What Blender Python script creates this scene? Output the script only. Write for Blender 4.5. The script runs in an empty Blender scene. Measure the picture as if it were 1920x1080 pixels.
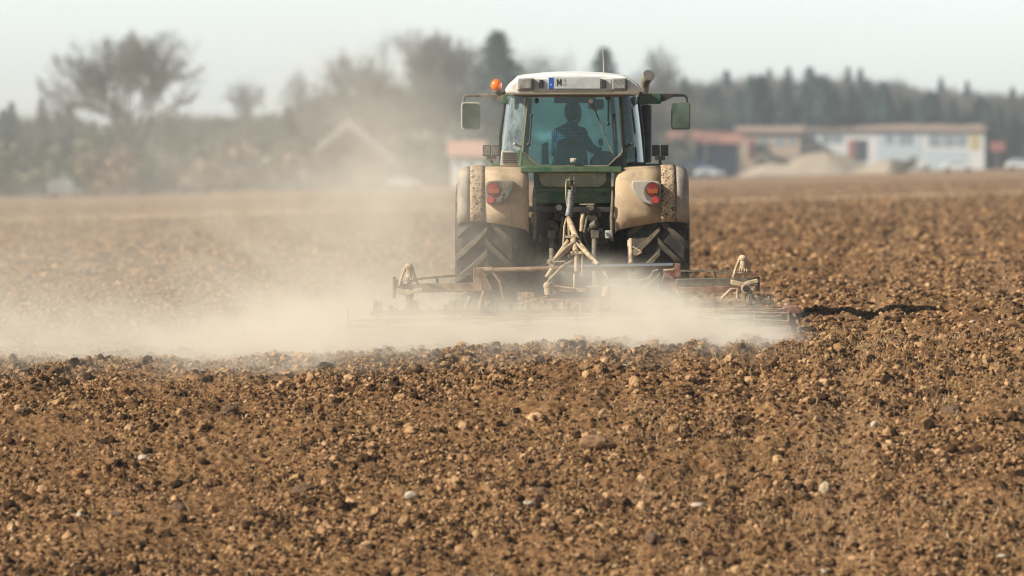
import bpy, bmesh, math, random
import numpy as np
from mathutils import Vector, Matrix
R = math.radians
rng = np.random.default_rng(7)
random.seed(5)
sc = bpy.context.scene
col = sc.collection

# ------------------------------------------------------------------ scale of the place
F = 10667.0                 # focal length of a 200 mm lens, in photograph pixels
CAMZ = 1.905                # camera height above the soil under the tractor
HOR = 318.0
TX, TY = 0.72, 67.5         # tractor, rear face of its fenders
IX, IY = 0.72, 63.6         # cultivator
SLOPE = 0.027

def P(px, py, Y=0.0):       # tractor: a measured place at real depth Y (m, forward) -> local metres
    s = F / (TY + Y)
    return ((px - 960) / s - TX, Y, CAMZ - (py - HOR) / s)
def I(px, py, Y=0.0):       # cultivator, same
    s = F / (IY + Y)
    return ((px - 960) / s - IX, Y, CAMZ - (py - HOR) / s)
def bgx(px, D): return (px - 960) * D / F
def bgz(py, D): return CAMZ - (py - HOR) * D / F

# ------------------------------------------------------------------ tagging and mesh helpers
def tag(o, label=None, cat=None, group=None, kind=None):
    if label: o['label'] = label
    if cat: o['category'] = cat
    if group: o['group'] = group
    if kind: o['kind'] = kind
    return o

def empty(name, loc, label=None, cat=None, group=None, rz=0.0):
    o = bpy.data.objects.new(name, None); col.objects.link(o)
    o.location = loc; o.rotation_euler = (0, 0, rz); o.empty_display_size = 0.2
    return tag(o, label, cat, group)

def fast_mesh(name, verts, faces=None, quads=None, tris=None):
    me = bpy.data.meshes.new(name)
    if faces is not None:
        me.from_pydata([tuple(v) for v in verts], [], faces)
    else:
        arr = quads if quads is not None else tris
        k = arr.shape[1]
        me.vertices.add(len(verts)); me.vertices.foreach_set('co', np.asarray(verts, np.float32).ravel())
        me.loops.add(arr.size); me.loops.foreach_set('vertex_index', arr.astype(np.int32).ravel())
        me.polygons.add(len(arr)); me.polygons.foreach_set('loop_start', np.arange(0, arr.size, k, dtype=np.int32))
        me.update(calc_edges=True)
    me.validate()
    return me

class MB:
    def __init__(s): s.v = []; s.f = []
    def add(s, vs, fs):
        n = len(s.v); s.v += [tuple(v) for v in vs]; s.f += [tuple(i + n for i in f) for f in fs]; return s
    def box(s, x0, x1, y0, y1, z0, z1):
        vs = [(x, y, z) for x in (x0, x1) for y in (y0, y1) for z in (z0, z1)]
        return s.add(vs, [(0,1,3,2),(4,6,7,5),(0,4,5,1),(2,3,7,6),(0,2,6,4),(1,5,7,3)])
    def obox(s, c, half, rot=(0,0,0)):
        from mathutils import Euler
        m = Euler(rot).to_matrix()
        vs = [Vector(c) + m @ Vector((a*half[0], b*half[1], d*half[2])) for a in (-1,1) for b in (-1,1) for d in (-1,1)]
        return s.add(vs, [(0,1,3,2),(4,6,7,5),(0,4,5,1),(2,3,7,6),(0,2,6,4),(1,5,7,3)])
    def prism(s, poly, y0, y1):           # poly: (x,z)
        n = len(poly)
        vs = [(x, y0, z) for x, z in poly] + [(x, y1, z) for x, z in poly]
        fs = [tuple(range(n)), tuple(range(2*n-1, n-1, -1))] + [(i, (i+1) % n + 0, (i+1) % n + n, i + n)[::-1] for i in range(n)]
        return s.add(vs, fs)
    def loft(s, rings, caps=True, closed=True):
        n = len(rings[0]); vs = [p for r in rings for p in r]; fs = []
        for k in range(len(rings)-1):
            for i in range(n if closed else n-1):
                j = (i+1) % n
                fs.append((k*n+i, k*n+j, (k+1)*n+j, (k+1)*n+i))
        if caps and closed:
            fs.append(tuple(range(n-1, -1, -1))); fs.append(tuple((len(rings)-1)*n + i for i in range(n)))
        return s.add(vs, fs)
    def tube(s, pts, r, n=10, caps=True):
        pts = [Vector(p) for p in pts]
        rs = r if isinstance(r, (list, tuple)) else [r]*len(pts)
        rings = []; up = None
        for i, p in enumerate(pts):
            a = pts[max(i-1, 0)]; b = pts[min(i+1, len(pts)-1)]
            t = (b - a).normalized()
            if up is None:
                up = Vector((0,0,1)) if abs(t.z) < .9 else Vector((0,1,0))
            u = t.cross(up)
            if u.length < 1e-5: u = t.cross(Vector((1,0,0)))
            u.normalize(); w = u.cross(t).normalized(); up = w
            rings.append([p + (u*math.cos(2*math.pi*k/n) + w*math.sin(2*math.pi*k/n))*rs[i] for k in range(n)])
        return s.loft(rings, caps)
    def cyl(s, p0, p1, r0, r1=None, n=16): return s.tube([p0, p1], [r0, r0 if r1 is None else r1], n)
    def ball(s, c, r, n=14, m=9):
        rx, ry, rz = r if isinstance(r, (tuple, list)) else (r, r, r)
        rings = []
        for j in range(m):
            a = math.pi*(j + .04)/(m - 1 + .08)
            rings.append([(c[0]+rx*math.sin(a)*math.cos(2*math.pi*k/n), c[1]+ry*math.sin(a)*math.sin(2*math.pi*k/n), c[2]+rz*math.cos(a)) for k in range(n)])
        return s.loft(rings)
    def lathe_x(s, prof, c, n=48):         # prof: (x, r)
        rings = [[(c[0]+x, c[1]-r*math.cos(2*math.pi*k/n), c[2]+r*math.sin(2*math.pi*k/n)) for k in range(n)] for x, r in prof]
        return s.loft(rings)
    def bar(s, p0, p1, w, h):              # rectangular bar between two points; w across (horizontal), h tall
        p0, p1 = Vector(p0), Vector(p1); t = (p1-p0).normalized()
        up = Vector((0,0,1)) if abs(t.z) < .95 else Vector((0,1,0))
        u = t.cross(up).normalized(); v = u.cross(t)
        ring = lambda p: [p+u*w/2+v*h/2, p-u*w/2+v*h/2, p-u*w/2-v*h/2, p+u*w/2-v*h/2]
        return s.loft([ring(p0), ring(p1)])
    def build(s, name, mat, parent=None, smooth=True, bevel=0.0, seg=2, ang=38):
        me = bpy.data.meshes.new(name); me.from_pydata(s.v, [], s.f)
        bm = bmesh.new(); bm.from_mesh(me); bmesh.ops.recalc_face_normals(bm, faces=bm.faces); bm.to_mesh(me); bm.free()
        me.materials.append(mat)
        if smooth:
            me.polygons.foreach_set('use_smooth', [True]*len(me.polygons))
            me.set_sharp_from_angle(angle=R(ang))
        o = bpy.data.objects.new(name, me); col.objects.link(o)
        if parent: o.parent = parent
        if bevel:
            b = o.modifiers.new('bevel', 'BEVEL'); b.width = bevel; b.segments = seg; b.limit_method = 'ANGLE'; b.angle_limit = R(35)
        return o

# ------------------------------------------------------------------ materials
def nodes_of(name):
    m = bpy.data.materials.new(name); m.use_nodes = True
    nt = m.node_tree; nt.nodes.clear()
    out = nt.nodes.new('ShaderNodeOutputMaterial')
    return m, nt, out
def N(nt, t, **kw):
    n = nt.nodes.new(t)
    for k, v in kw.items():
        if k.startswith('i_'): n.inputs[k[2:].replace('_', ' ')].default_value = v
        else: setattr(n, k, v)
    return n
def ramp(nt, fac, stops):
    r = N(nt, 'ShaderNodeValToRGB'); e = r.color_ramp.elements
    while len(e) < len(stops): e.new(.5)
    for i, (p, c) in enumerate(stops):
        e[i].position = p; e[i].color = (*c, 1) if len(c) == 3 else c
    nt.links.new(fac, r.inputs[0]); return r.outputs[0]
def surf(name, c1, c2=None, scale=6.0, rough=.7, metal=0.0, lo=.35, hi=.65, bump=.0, bscale=60., detail=5, spec=.5, coat=0, dist=.01):
    """paint / metal / plaster: two tones mixed by noise, with a fine bump"""
    m, nt, out = nodes_of(name)
    b = N(nt, 'ShaderNodeBsdfPrincipled'); nt.links.new(b.outputs[0], out.inputs[0])
    tc = N(nt, 'ShaderNodeTexCoord')
    n = N(nt, 'ShaderNodeTexNoise'); n.inputs['Scale'].default_value = scale; n.inputs['Detail'].default_value = detail; n.inputs['Roughness'].default_value = .62
    nt.links.new(tc.outputs['Object'], n.inputs['Vector'])
    nt.links.new(ramp(nt, n.outputs['Fac'], [(lo, c1), (hi, c2 or c1)]), b.inputs['Base Color'])
    b.inputs['Roughness'].default_value = rough; b.inputs['Metallic'].default_value = metal
    b.inputs['Specular IOR Level'].default_value = spec; b.inputs['Coat Weight'].default_value = coat
    if bump:
        n2 = N(nt, 'ShaderNodeTexNoise'); n2.inputs['Scale'].default_value = bscale; n2.inputs['Detail'].default_value = 4
        nt.links.new(tc.outputs['Object'], n2.inputs['Vector'])
        bp = N(nt, 'ShaderNodeBump'); bp.inputs['Strength'].default_value = bump; bp.inputs['Distance'].default_value = dist
        nt.links.new(n2.outputs['Fac'], bp.inputs['Height']); nt.links.new(bp.outputs[0], b.inputs['Normal'])
    return m
def glass(name, tint, gloss=.12, dust=.0, dustc=(.55,.5,.4)):
    m, nt, out = nodes_of(name)
    t = N(nt, 'ShaderNodeBsdfTransparent'); t.inputs[0].default_value = (*tint, 1)
    g = N(nt, 'ShaderNodeBsdfGlossy'); g.inputs['Roughness'].default_value = .03; g.inputs[0].default_value = (.9,.95,.95,1)
    fr = N(nt, 'ShaderNodeFresnel'); fr.inputs[0].default_value = 1.45
    mx = N(nt, 'ShaderNodeMixShader'); nt.links.new(fr.outputs[0], mx.inputs[0]); nt.links.new(t.outputs[0], mx.inputs[1]); nt.links.new(g.outputs[0], mx.inputs[2])
    res = mx.outputs[0]
    if dust:
        d = N(nt, 'ShaderNodeBsdfDiffuse'); d.inputs[0].default_value = (*dustc, 1)
        tc = N(nt, 'ShaderNodeTexCoord'); n = N(nt, 'ShaderNodeTexNoise'); n.inputs['Scale'].default_value = 3.2; n.inputs['Detail'].default_value = 9; n.inputs['Roughness'].default_value = .75
        nt.links.new(tc.outputs['Object'], n.inputs['Vector'])
        mr = N(nt, 'ShaderNodeMapRange'); mr.inputs['From Min'].default_value = .35; mr.inputs['From Max'].default_value = .75; mr.inputs['To Min'].default_value = dust*.12; mr.inputs['To Max'].default_value = dust
        nt.links.new(n.outputs['Fac'], mr.inputs['Value'])
        m2 = N(nt, 'ShaderNodeMixShader'); nt.links.new(mr.outputs[0], m2.inputs[0]); nt.links.new(res, m2.inputs[1]); nt.links.new(d.outputs[0], m2.inputs[2]); res = m2.outputs[0]
    nt.links.new(res, out.inputs[0]); return m

M = {}
DUST = (.46, .33, .20)
M['fender'] = surf('dusty_fender', (.22,.165,.105), (.47,.34,.21), 3.2, .85, lo=.30, hi=.52, detail=9, bump=.25, bscale=160)
M['fender_edge'] = surf('grey_plastic_dusty', (.16,.155,.14), (.40,.33,.24), 4, .6, bump=.15, bscale=160)
M['white'] = surf('roof_white', (.84,.84,.80), (.58,.51,.40), 3.5, .42, lo=.45, hi=.80, detail=9)
M['shell'] = surf('pale_shell', (.33,.325,.30), (.42,.37,.29), 8, .5)
M['panelgrey'] = surf('roof_grey', (.42,.42,.40), (.55,.52,.46), 9, .5)
M['green'] = surf('tractor_green', (.022,.085,.034), (.115,.14,.075), 6, .5, lo=.4, hi=.75, bump=.06)
M['green_hood'] = surf('hood_green', (.03,.11,.04), (.08,.12,.05), 3, .35)
M['olive'] = surf('dusty_lower_glass', (.20,.235,.15), (.33,.33,.22), 8, .35, lo=.4, hi=.7)
M['dark'] = surf('dark_casting', (.028,.027,.023), (.11,.088,.058), 9, .75, lo=.42, hi=.72, bump=.25)
M['dark2'] = surf('dull_grey_iron', (.07,.066,.055), (.20,.165,.115), 14, .7, bump=.2)
M['black'] = surf('black_plastic', (.015,.015,.016), (.05,.045,.038), 10, .5)
M['seat'] = surf('seat_cloth', (.018,.018,.02), (.035,.032,.03), 30, .9)
M['rubber'] = surf('tyre_rubber', (.024,.023,.021), (.10,.079,.054), 7, .85, lo=.42, hi=.72, bump=.25, bscale=90)
M['lug'] = surf('dusty_tread', (.060,.050,.037), (.17,.132,.086), 6, .9, lo=.38, hi=.68, bump=.2, bscale=60)
M['rim'] = surf('rim_red', (.3,.05,.03), (.35,.22,.13), 6, .6)
M['dustmetal'] = surf('dust_coated_steel', (.24,.17,.10), (.50,.385,.245), 8, .8, lo=.33, hi=.58, detail=8, bump=.3)
M['rust'] = surf('dusty_red_steel', (.13,.062,.040), (.33,.235,.145), 7, .75, lo=.34, hi=.60, bump=.15)
M['redpaint'] = surf('red_paint', (.13,.030,.024), (.30,.19,.12), 7, .7, lo=.36, hi=.64)
M['greysteel'] = surf('grey_steel', (.09,.08,.065), (.25,.195,.13), 10, .6, metal=.2)
M['sheensteel'] = surf('sky_sheen_steel', (.30,.34,.38), (.40,.36,.30), 12, .25, metal=.9, lo=.55, hi=.85)
M['hose'] = surf('hydraulic_hose', (.05,.05,.048), (.30,.27,.22), 30, .6)
M['hosegrey'] = surf('grey_hose_sleeve', (.42,.42,.40), (.20,.20,.19), 40, .6)
M['amber_dull'] = surf('amber_dull', (.36,.085,.018), (.22,.04,.012), 14, .3)
M['amber'] = surf('amber_lens', (.75,.16,.015), None, 5, .12, coat=.5)
M['redlens'] = surf('red_lens', (.12,.011,.009), (.25,.028,.011), 9, .25, coat=.4)
M['redbright'] = surf('red_reflector', (.42,.022,.018), None, 5, .2, coat=.4)
M['lampglass'] = surf('lamp_glass', (.30,.28,.24), (.13,.125,.115), 16, .12, coat=.6)
M['lamphousing'] = surf('lamp_housing', (.20,.195,.18), (.34,.31,.26), 9, .5)
M['mirror'] = surf('mirror_glass', (.05,.065,.05), (.16,.20,.15), 2, .05, metal=1.0)  # dark and lighter green painted in for the scene it reflects
M['plate'] = surf('plate_white', (.36,.39,.39), (.47,.48,.46), 12, .45)
M['plateblue'] = surf('plate_blue', (.015,.09,.42), None, 5, .4)
M['ink'] = surf('black_ink', (.02,.02,.022), None, 5, .5)
M['seal'] = surf('seal_red_grey', (.30,.22,.2), (.45,.42,.4), 60, .5)
M['exhaust'] = surf('exhaust_grey', (.21,.205,.18), (.34,.30,.24), 7, .45, metal=.3)
M['vent'] = surf('vent_grey', (.40,.37,.30), (.5,.44,.34), 10, .6)
M['yellow'] = surf('yellow_tape', (.42,.36,.05), None, 5, .6)
M['glass'] = glass('teal_glass', (.60,.83,.85), dust=.055, dustc=(.24,.40,.40))
M['clear'] = glass('clear_glass', (.86,.95,.94))
M['glass_side'] = glass('side_glass', (.42,.64,.68), dust=.45, dustc=(.50,.62,.63))
M['glass_right'] = glass('blue_side_glass', (.26,.52,.62), dust=.10, dustc=(.30,.46,.52))
M['skin'] = surf('skin', (.33,.18,.12), (.38,.21,.15), 8, .55)
M['hair'] = surf('dark_hair', (.018,.014,.011), (.035,.028,.02), 60, .7)
M['trousers'] = surf('dark_trousers', (.02,.023,.035), (.03,.035,.05), 20, .9)
def plaid():
    m, nt, out = nodes_of('checked_shirt')
    b = N(nt, 'ShaderNodeBsdfPrincipled'); b.inputs['Roughness'].default_value = .9; nt.links.new(b.outputs[0], out.inputs[0])
    tc = N(nt, 'ShaderNodeTexCoord'); w = []
    for d in ('X', 'Z'):
        t = N(nt, 'ShaderNodeTexWave', bands_direction=d); t.inputs['Scale'].default_value = 12; t.inputs['Distortion'].default_value = 3.0; t.inputs['Detail Scale'].default_value = 2
        nt.links.new(tc.outputs['Object'], t.inputs['Vector']); w.append(t)
    a = N(nt, 'ShaderNodeMath', operation='ADD'); nt.links.new(w[0].outputs['Fac'], a.inputs[0]); nt.links.new(w[1].outputs['Fac'], a.inputs[1])
    h = N(nt, 'ShaderNodeMath', operation='MULTIPLY'); h.inputs[1].default_value = .5; nt.links.new(a.outputs[0], h.inputs[0])
    nt.links.new(ramp(nt, h.outputs[0], [(.2, (.012,.025,.07)), (.5, (.035,.065,.125)), (.9, (.16,.23,.31))]), b.inputs['Base Color'])
    return m
M['shirt'] = plaid()
USE_DUST, USE_HAZE, HAZE, SKY, EXPO, FSTOP, SUNE = True, True, .00026, .15, .64, 1.85, 5.0
# ------------------------------------------------------------------ THE TRACTOR
tractor = empty('tractor', (TX, TY, 0), 'green tractor with beige dust-covered fenders and white cab roof, driving away over the field', 'tractor')
AX_Y, AX_Z, RW = .95, .93, .93

# --- rear and front wheels
def wheel(cx, cy, cz, Rr, halfw, nl, lughand):
    k = Rr / .93
    prof_in = [(-.30,.50),(-.345,.60),(-.372,.72),(-.352,.82),(-.30,.862),(-.15,.878),(0,.882)]
    w = halfw/.355
    prof = [(x*w, r*k) for x, r in prof_in] + [(-x*w, r*k) for x, r in prof_in[-2::-1]]
    tm = MB(); tm.lathe_x(prof, (cx, cy, cz), 64); m = MB()
    xs = [p[0] for p in prof[:]]; rs = [p[1] for p in prof]
    def surf_r(x):
        x = abs(x)
        pts = [(0,.882),(.15,.878),(.30,.862),(.352,.82),(.372,.72)]
        x /= w
        for (a, ra), (b, rb) in zip(pts, pts[1:]):
            if x <= b: return (ra + (rb-ra)*(x-a)/(b-a))*k
        return .72*k
    for s in (-1, 1):
        for q in range(nl):
            a0 = 2*math.pi*(q + (.5 if s > 0 else 0))/nl
            rings = []
            for t in (0, .2, .45, .7, .88, 1.0):
                x = s*(-.012 + .375*t)*w; a = a0 - .40*t**.9
                rb = surf_r(x) - .012; rt = surf_r(x) + (.052 - .014*max(0, t-.7)/.3)*k
                hw = (.040 + .014*t)/rb*k; ht = hw*.72
                pt = lambda r, aa: (cx + x, cy - r*math.cos(aa), cz + r*math.sin(aa))
                rings.append([pt(rb, a-hw), pt(rt, a-ht), pt(rt, a+ht), pt(rb, a+hw)])
            m.loft(rings)
    ty = tm.build('tyre', M['rubber'], None, ang=30); tr = m.build('tread', M['lug'], ty, ang=30)
    h = MB(); h.lathe_x([(-.30*w,.50*k),(-.28*w,.46*k),(-.1*w,.42*k),(-.06*w,.12*k),(.06*w,.12*k),(.1*w,.42*k),(.28*w,.46*k),(.30*w,.50*k)], (cx,cy,cz), 40)
    h.cyl((cx-.18*w,cy,cz),(cx+.18*w,cy,cz),.16*k, n=24)
    for q in range(8):
        a = q*math.pi/4; h.cyl((cx-.21*w,cy+.11*k*math.cos(a),cz+.11*k*math.sin(a)),(cx+.21*w,cy+.11*k*math.cos(a),cz+.11*k*math.sin(a)),.014, n=8)
    ri = h.build('rim', M['rim'])
    return ty, ri
for cx, cy, cz, rr, hw, nl, nm in ((-1.025,AX_Y,.925,.93,.355,20,'rear_wheel'),(1.025,AX_Y,.925,.93,.355,20,'rear_wheel'),(-.95,3.55,.72,.72,.27,18,'front_wheel'),(.95,3.55,.72,.72,.27,18,'front_wheel')):
    e = bpy.data.objects.new(nm, None); col.objects.link(e); e.parent = tractor
    ty, ri = wheel(cx, cy, cz, rr, hw, nl, 1); ty.parent = e; ri.parent = e

# --- fenders : swept shell round the wheel, three bands across
PROF = [(.035,1.285),(.012,1.40),(.0,1.52),(.002,1.66),(.018,1.76),(.06,1.845),(.15,1.905),(.36,1.938),(.70,1.945),(1.0,1.945),(1.3,1.90),(1.6,1.79),(1.85,1.60)]
def sweep(side, xs, low=0.0):
    m = MB(); rings = []
    for x, ins in xs:
        r = []
        for j, (y, z) in enumerate(PROF):
            dy, dz = AX_Y - y, 1.05 - z; L = math.hypot(dy, dz)
            zz = z - (low*max(0, min(1, (1.02 - x)/.45)) if j == 0 else 0)
            r.append((side*x, y + dy/L*ins, zz + dz/L*ins))
        rings.append(r)
    m.loft(rings, caps=False, closed=False); return m
for side in (-1, 1):
    bands = [('fender_edge', 'fender_edge', [(1.372,.26),(1.370,.14),(1.352,.06),(1.318,.018),(1.27,.003),(1.222,.0)], 0),
             ('fender_strip', 'strip', [(1.218,-.010),(1.17,-.014),(1.10,-.014),(1.052,-.010)], 0),
             ('fender', 'fender', [(1.048,.0),(.85,-.004),(.66,.0),(.60,.012),(.555,.04),(.53,.09),(.521,.16),(.519,.22)], .085)]
    for nm, mt, xs, low in bands:
        if mt == 'strip':
            if 'strip' not in M: M['strip'] = surf('gritty_strip', (.47,.34,.21), (.06,.05,.04), 40, .85, lo=.50, hi=.60, bump=.6, bscale=120, dist=.012)
        o = sweep(side, xs, low).build(nm, M[mt], tractor, ang=60)
        sm = o.modifiers.new('thick', 'SOLIDIFY'); sm.thickness = .014; sm.offset = -1 if side < 0 else 1
    # tail light pod
    mir = lambda px: px if side < 0 else 2*1074.5 - px
    pod = [(910.5,346),(915,340),(930,338.5),(963,339),(965,345),(963,355),(956,368),(944,379),(928,384),(914,382),(911,376)]
    d0 = -.15
    m = MB(); m.prism([(P(mir(a),b)[0], P(mir(a),b)[2]) for a, b in pod], d0, .03)
    pd = m.build('tail_light', M['dark2'] if side < 0 else M['shell'], tractor, bevel=.012)  # left housing darker: the shade on it is put into the colour
    if side > 0: tag(pd, 'tail light in a pale grey housing')
    cxp = sum(p[0] for p in pod)/len(pod); czp = sum(p[1] for p in pod)/len(pod)
    m = MB()
    if side < 0: inn = [(cxp+(a-cxp)*.88, czp+(b-czp)*.88) for a, b in pod]
    else: inn = [(912,344),(934,342),(941,350),(943,362),(937,374),(928,381.5),(915,380),(912,374)]
    m.prism([(P(mir(a),b)[0], P(mir(a),b)[2]) for a, b in inn], d0-.006, d0+.01)
    m.build('lamp_panel', M['dark2'], pd, bevel=.003)
    for px, py, r, mt, nm in ((926,355,.078,'redlens','indicator_lens'),(920.5,374.5,.043,'redbright','brake_lens')):
        c = P(mir(px), py); m = MB()
        m.tube([(c[0],d0,c[2]),(c[0],d0-.014,c[2]),(c[0],d0-.018,c[2])],[r,r,r*.9],24); m.build(nm, M[mt], pd)
        m = MB(); m.tube([(c[0],d0-.002,c[2]),(c[0],d0-.014,c[2])], r*1.12, 24); m.build('lens_bezel', M['black'], pd)
    c = P(mir(926),357.5); m = MB(); m.prism([(c[0]-.058,c[2]-.03),(c[0]+.058,c[2]-.03),(c[0]+.062,c[2]+.018),(c[0]-.062,c[2]+.018)], d0-.0215, d0-.017); m.build('amber_band', M['amber_dull'], pd, smooth=False)
    for px, py in ((941.5,362),(940,369)):
        if side < 0:
            c = P(px, py); m = MB(); m.cyl((c[0],d0-.004,c[2]),(c[0],d0-.016,c[2]),.02,n=14); m.build('screw_cap', M['greysteel'], pd)
    # twin work lights on the fender
    wl = MB(); px0 = 905 if side < 0 else 1222.5; px1 = 938 if side < 0 else 1253
    a = P(px0,272,.55); b = P(px1,292.5,.55); mid = (a[0]+b[0])/2
    wl.box(a[0],mid-.006,.50,.62,b[2],a[2]); wl.box(mid+.006,b[0],.50,.62,b[2],a[2])
    w = wl.build('fender_work_light', M['black'], tractor, bevel=.008)
    br = MB(); c = P((px0+px1)/2, 300,.55); br.box(c[0]-.06,c[0]+.06,.52,.60,b[2]-.05,b[2]-.004); br.cyl((c[0],.56,1.92),(c[0],.56,b[2]),.018); br.box(c[0]-.1,c[0]+.08,.50,.62,1.925,1.955)
    br.build('lamp_bracket', M['dark2'], w, bevel=.004)
    for u in (a[0]+.012, mid+.014):
        g = MB(); g.box(u, u+(mid-a[0])-.03, .492,.499, b[2]+.014, a[2]-.014); g.build('lamp_glass', M['dark2'] if side < 0 else M['black'], w)

# --- chassis
m = MB(); m.box(-.33,.33,.55,2.3,.62,1.30); m.box(-.28,.28,2.3,4.2,.68,1.05); m.cyl((-.75,AX_Y,.925),(.75,AX_Y,.925),.17,n=20); m.cyl((-.75,3.55,.70),(.75,3.55,.70),.10)
m.build('gearbox', M['dark'], tractor, bevel=.03)
m = MB(); ring = lambda y, w, z0, z1: [(-w,y,z0),(-w,y,z1-.12),(-w*.72,y,z1-.02),(0,y,z1),(w*.72,y,z1-.02),(w,y,z1-.12),(w,y,z0)]
m.loft([ring(1.95,.44,1.05,1.98), ring(3.2,.43,1.02,1.88), ring(4.25,.40,.98,1.70), ring(4.42,.34,1.0,1.55)]); m.build('bonnet', M['green_hood'], tractor, bevel=.02)
# --- rear body : green beams and panels below the cab
m = MB(); a = P(976,312,.16); b = P(1166,323.5,.16); m.box(a[0],b[0],.10,.30,b[2],a[2]); m.build('cab_sill_beam', M['green'], tractor, bevel=.012)
m = MB()
a = P(1001,323,.35); b = P(1146,381,.35)
m.box(a[0],b[0],.36,.42,b[2],a[2])
m.bar(P(1001,356,.33),P(1146,356,.33),.05,.05)
m.build('rear_body_panel', M['green'], tractor, bevel=.008)
poly = [(1012,325),(1136,325),(1135,338),(1131,345),(1122,349.5),(1028,349.5),(1018,346),(1013,339)]
m = MB(); m.prism([(P(u,v,.33)[0],P(u,v,.33)[2]) for u, v in poly], .335,.352); lw = m.build('lower_rear_window', M['olive'], tractor, bevel=.004)
m = MB(); m.tube([P(u,v,.33) for u, v in poly+poly[:1]], .008, 6); m.build('window_seal', M['dustmetal'], lw)
# hydraulic clutter of the rear end
rd = random.Random(3)
m = MB(); a = P(1003,380,.45); b = P(1146,560,.45); m.box(a[0],b[0],.5,.7,b[2],a[2]); m.build('rear_housing', M['dark'], tractor, bevel=.02)
for px in (1040, 1100):
    m = MB(); a = P(px-1,400,.35); b = P(px+20,438,.35); m.box(a[0],b[0],.34,.5,b[2],a[2])
    for k in range(3):
        c = P(px+3+k*7, 398,.33); m.cyl((c[0],.32,c[2]),(c[0],.45,c[2]),.018,n=10)
    vb = m.build('valve_block', M['dark'], tractor, bevel=.006)
    c = P(px+8,389,.28); m = MB(); m.cyl((c[0],.2,c[2]),(c[0],.45,c[2]),.036,n=14); m.cyl((c[0]-.05,.3,c[2]-.01),(c[0]+.02,.3,c[2]+.03),.022,n=10); m.build('hydraulic_coupler', M['greysteel'], vb)
m = MB(); m.bar(P(1087,383,.25),P(1115,382.5,.25),.03,.012); m.build('valve_lever', M['dustmetal'], tractor)
for s, px in ((-1, 1026), (1, 1124)):
    m = MB(); q = lambda u, v, y: P(1075 + s*u, v, y)
    m.tube([q(26,438,.4), q(34,425,.35), q(44,418,.3)], .045, 10); m.tube([q(40,440,.3), q(40,505,.0)], .035, 12)
    m.box(min(q(33,0,.3)[0],q(48,0,.3)[0]),max(q(33,0,.3)[0],q(48,0,.3)[0]),.22,.34,q(0,446,.3)[2],q(0,432,.3)[2])
    m.build('lift_arm', M['dark2'], tractor, bevel=.005)
    m = MB(); m.tube([q(40,505,.2), q(42,535,-.4), q(38,548,-1.0)], .04, 10); m.build('lower_link', M['dark2'], tractor)
    m = MB(); m.tube([q(73,350,.25), q(74,372,.22), q(72,410,.22), q(73,452,.2)], [.012,.02,.024,.02], 10); m.build('lift_rod', M['dark2'], tractor)
a = P(1135,432,.3); b = P(1149,447,.3); m = MB(); m.box(a[0],b[0],.22,.35,b[2],a[2]); m.build('socket_box', M['panelgrey'], tractor, bevel=.008)
m = MB(); a = P(996,400,.3); b = P(1000.5,418,.3); m.box(a[0],b[0],.25,.3,b[2],a[2]); m.build('warning_tape', M['yellow'], tractor)
m = MB(); c = P(1132,363.5,.34); m.cyl((c[0],.33,c[2]),(c[0],.36,c[2]),.022,n=14); m.build('rubber_plug', M['black'], tractor)
m = MB()
for k in range(26):
    u = 1012 + rd.random()*128; v = 392 + rd.random()*130; c = P(u, v, .4)
    if rd.random() < .5: m.cyl((c[0],.33,c[2]),(c[0],.52,c[2]),rd.uniform(.012,.035),n=10)
    else: m.obox((c[0],.42,c[2]),(rd.uniform(.015,.05),.08,rd.uniform(.015,.06)))
for k in range(5):
    u = 1020+rd.random()*110; m.tube([P(u,400+rd.random()*20,.35),P(u+rd.uniform(-12,12),440,.25),P(u+rd.uniform(-18,18),480+rd.random()*30,.33)],.013,8)
m.build('hydraulic_fittings', M['dark2'], tractor)
# top link standing upright, with its sleeve of hoses
m = MB(); m.tube([P(1076,352,-.05),P(1074,368,-.08),P(1070,400,-.15),P(1067,408,-.2)],[.028,.026,.032,.036],14); tl = m.build('top_link', M['hose'], tractor)
m = MB(); pts = [P(1070+.0*k, 357,-.16) for k in range(1)]
cen = [P(1070,357,-.15),P(1068.5,372,-.18),P(1067.5,390,-.21),P(1065,403,-.24)]
m.tube(cen, [.021,.025,.027,.026], 12)
for k in range(14):
    t = k/13*2.999; i = int(t); f = t - i; c = Vector(cen[i]).lerp(Vector(cen[i+1]), f); m.tube([c+Vector((0,0,-.006)), c+Vector((0,0,.006))], .033, 12)
m.build('hose_sleeve', M['hosegrey'], tl)
m = MB(); m.tube([P(1074,336,-.1),P(1062,337.5,-.1),P(1061,345,-.12),P(1061,368,-.15),P(1063,386,-.17)],.008,8); m.build('locking_pin', M['dustmetal'], tl)
m = MB(); a = P(1066,333,-.1)
for u0, u1 in ((1066.5,1070),(1075,1078.5)):
    a = P(u0,332,-.1); b = P(u1,346,-.1); m.box(a[0],b[0],-.16,-.04,b[2],a[2])
a = P(1066,337,-.1); b = P(1079,339,-.1); m.box(a[0],b[0],-.17,-.03,b[2],a[2]); a = P(1070,339,-.1); b = P(1078,353,-.1); m.box(a[0],b[0],-.12,-.06,b[2],a[2])
m.build('link_hook', M['dark2'], tl, bevel=.004)
# beige hose ends hanging between
m = MB(); m.tube([P(1093,404,.1),P(1091.5,412,.02),P(1090,434,-.02)],[.018,.026,.022],12); m.build('hydraulic_hose', M['dustmetal'], tractor)

# --- cab
def ringpts(poly, Y): return [P(u, v, Y) for u, v in poly]
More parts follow.
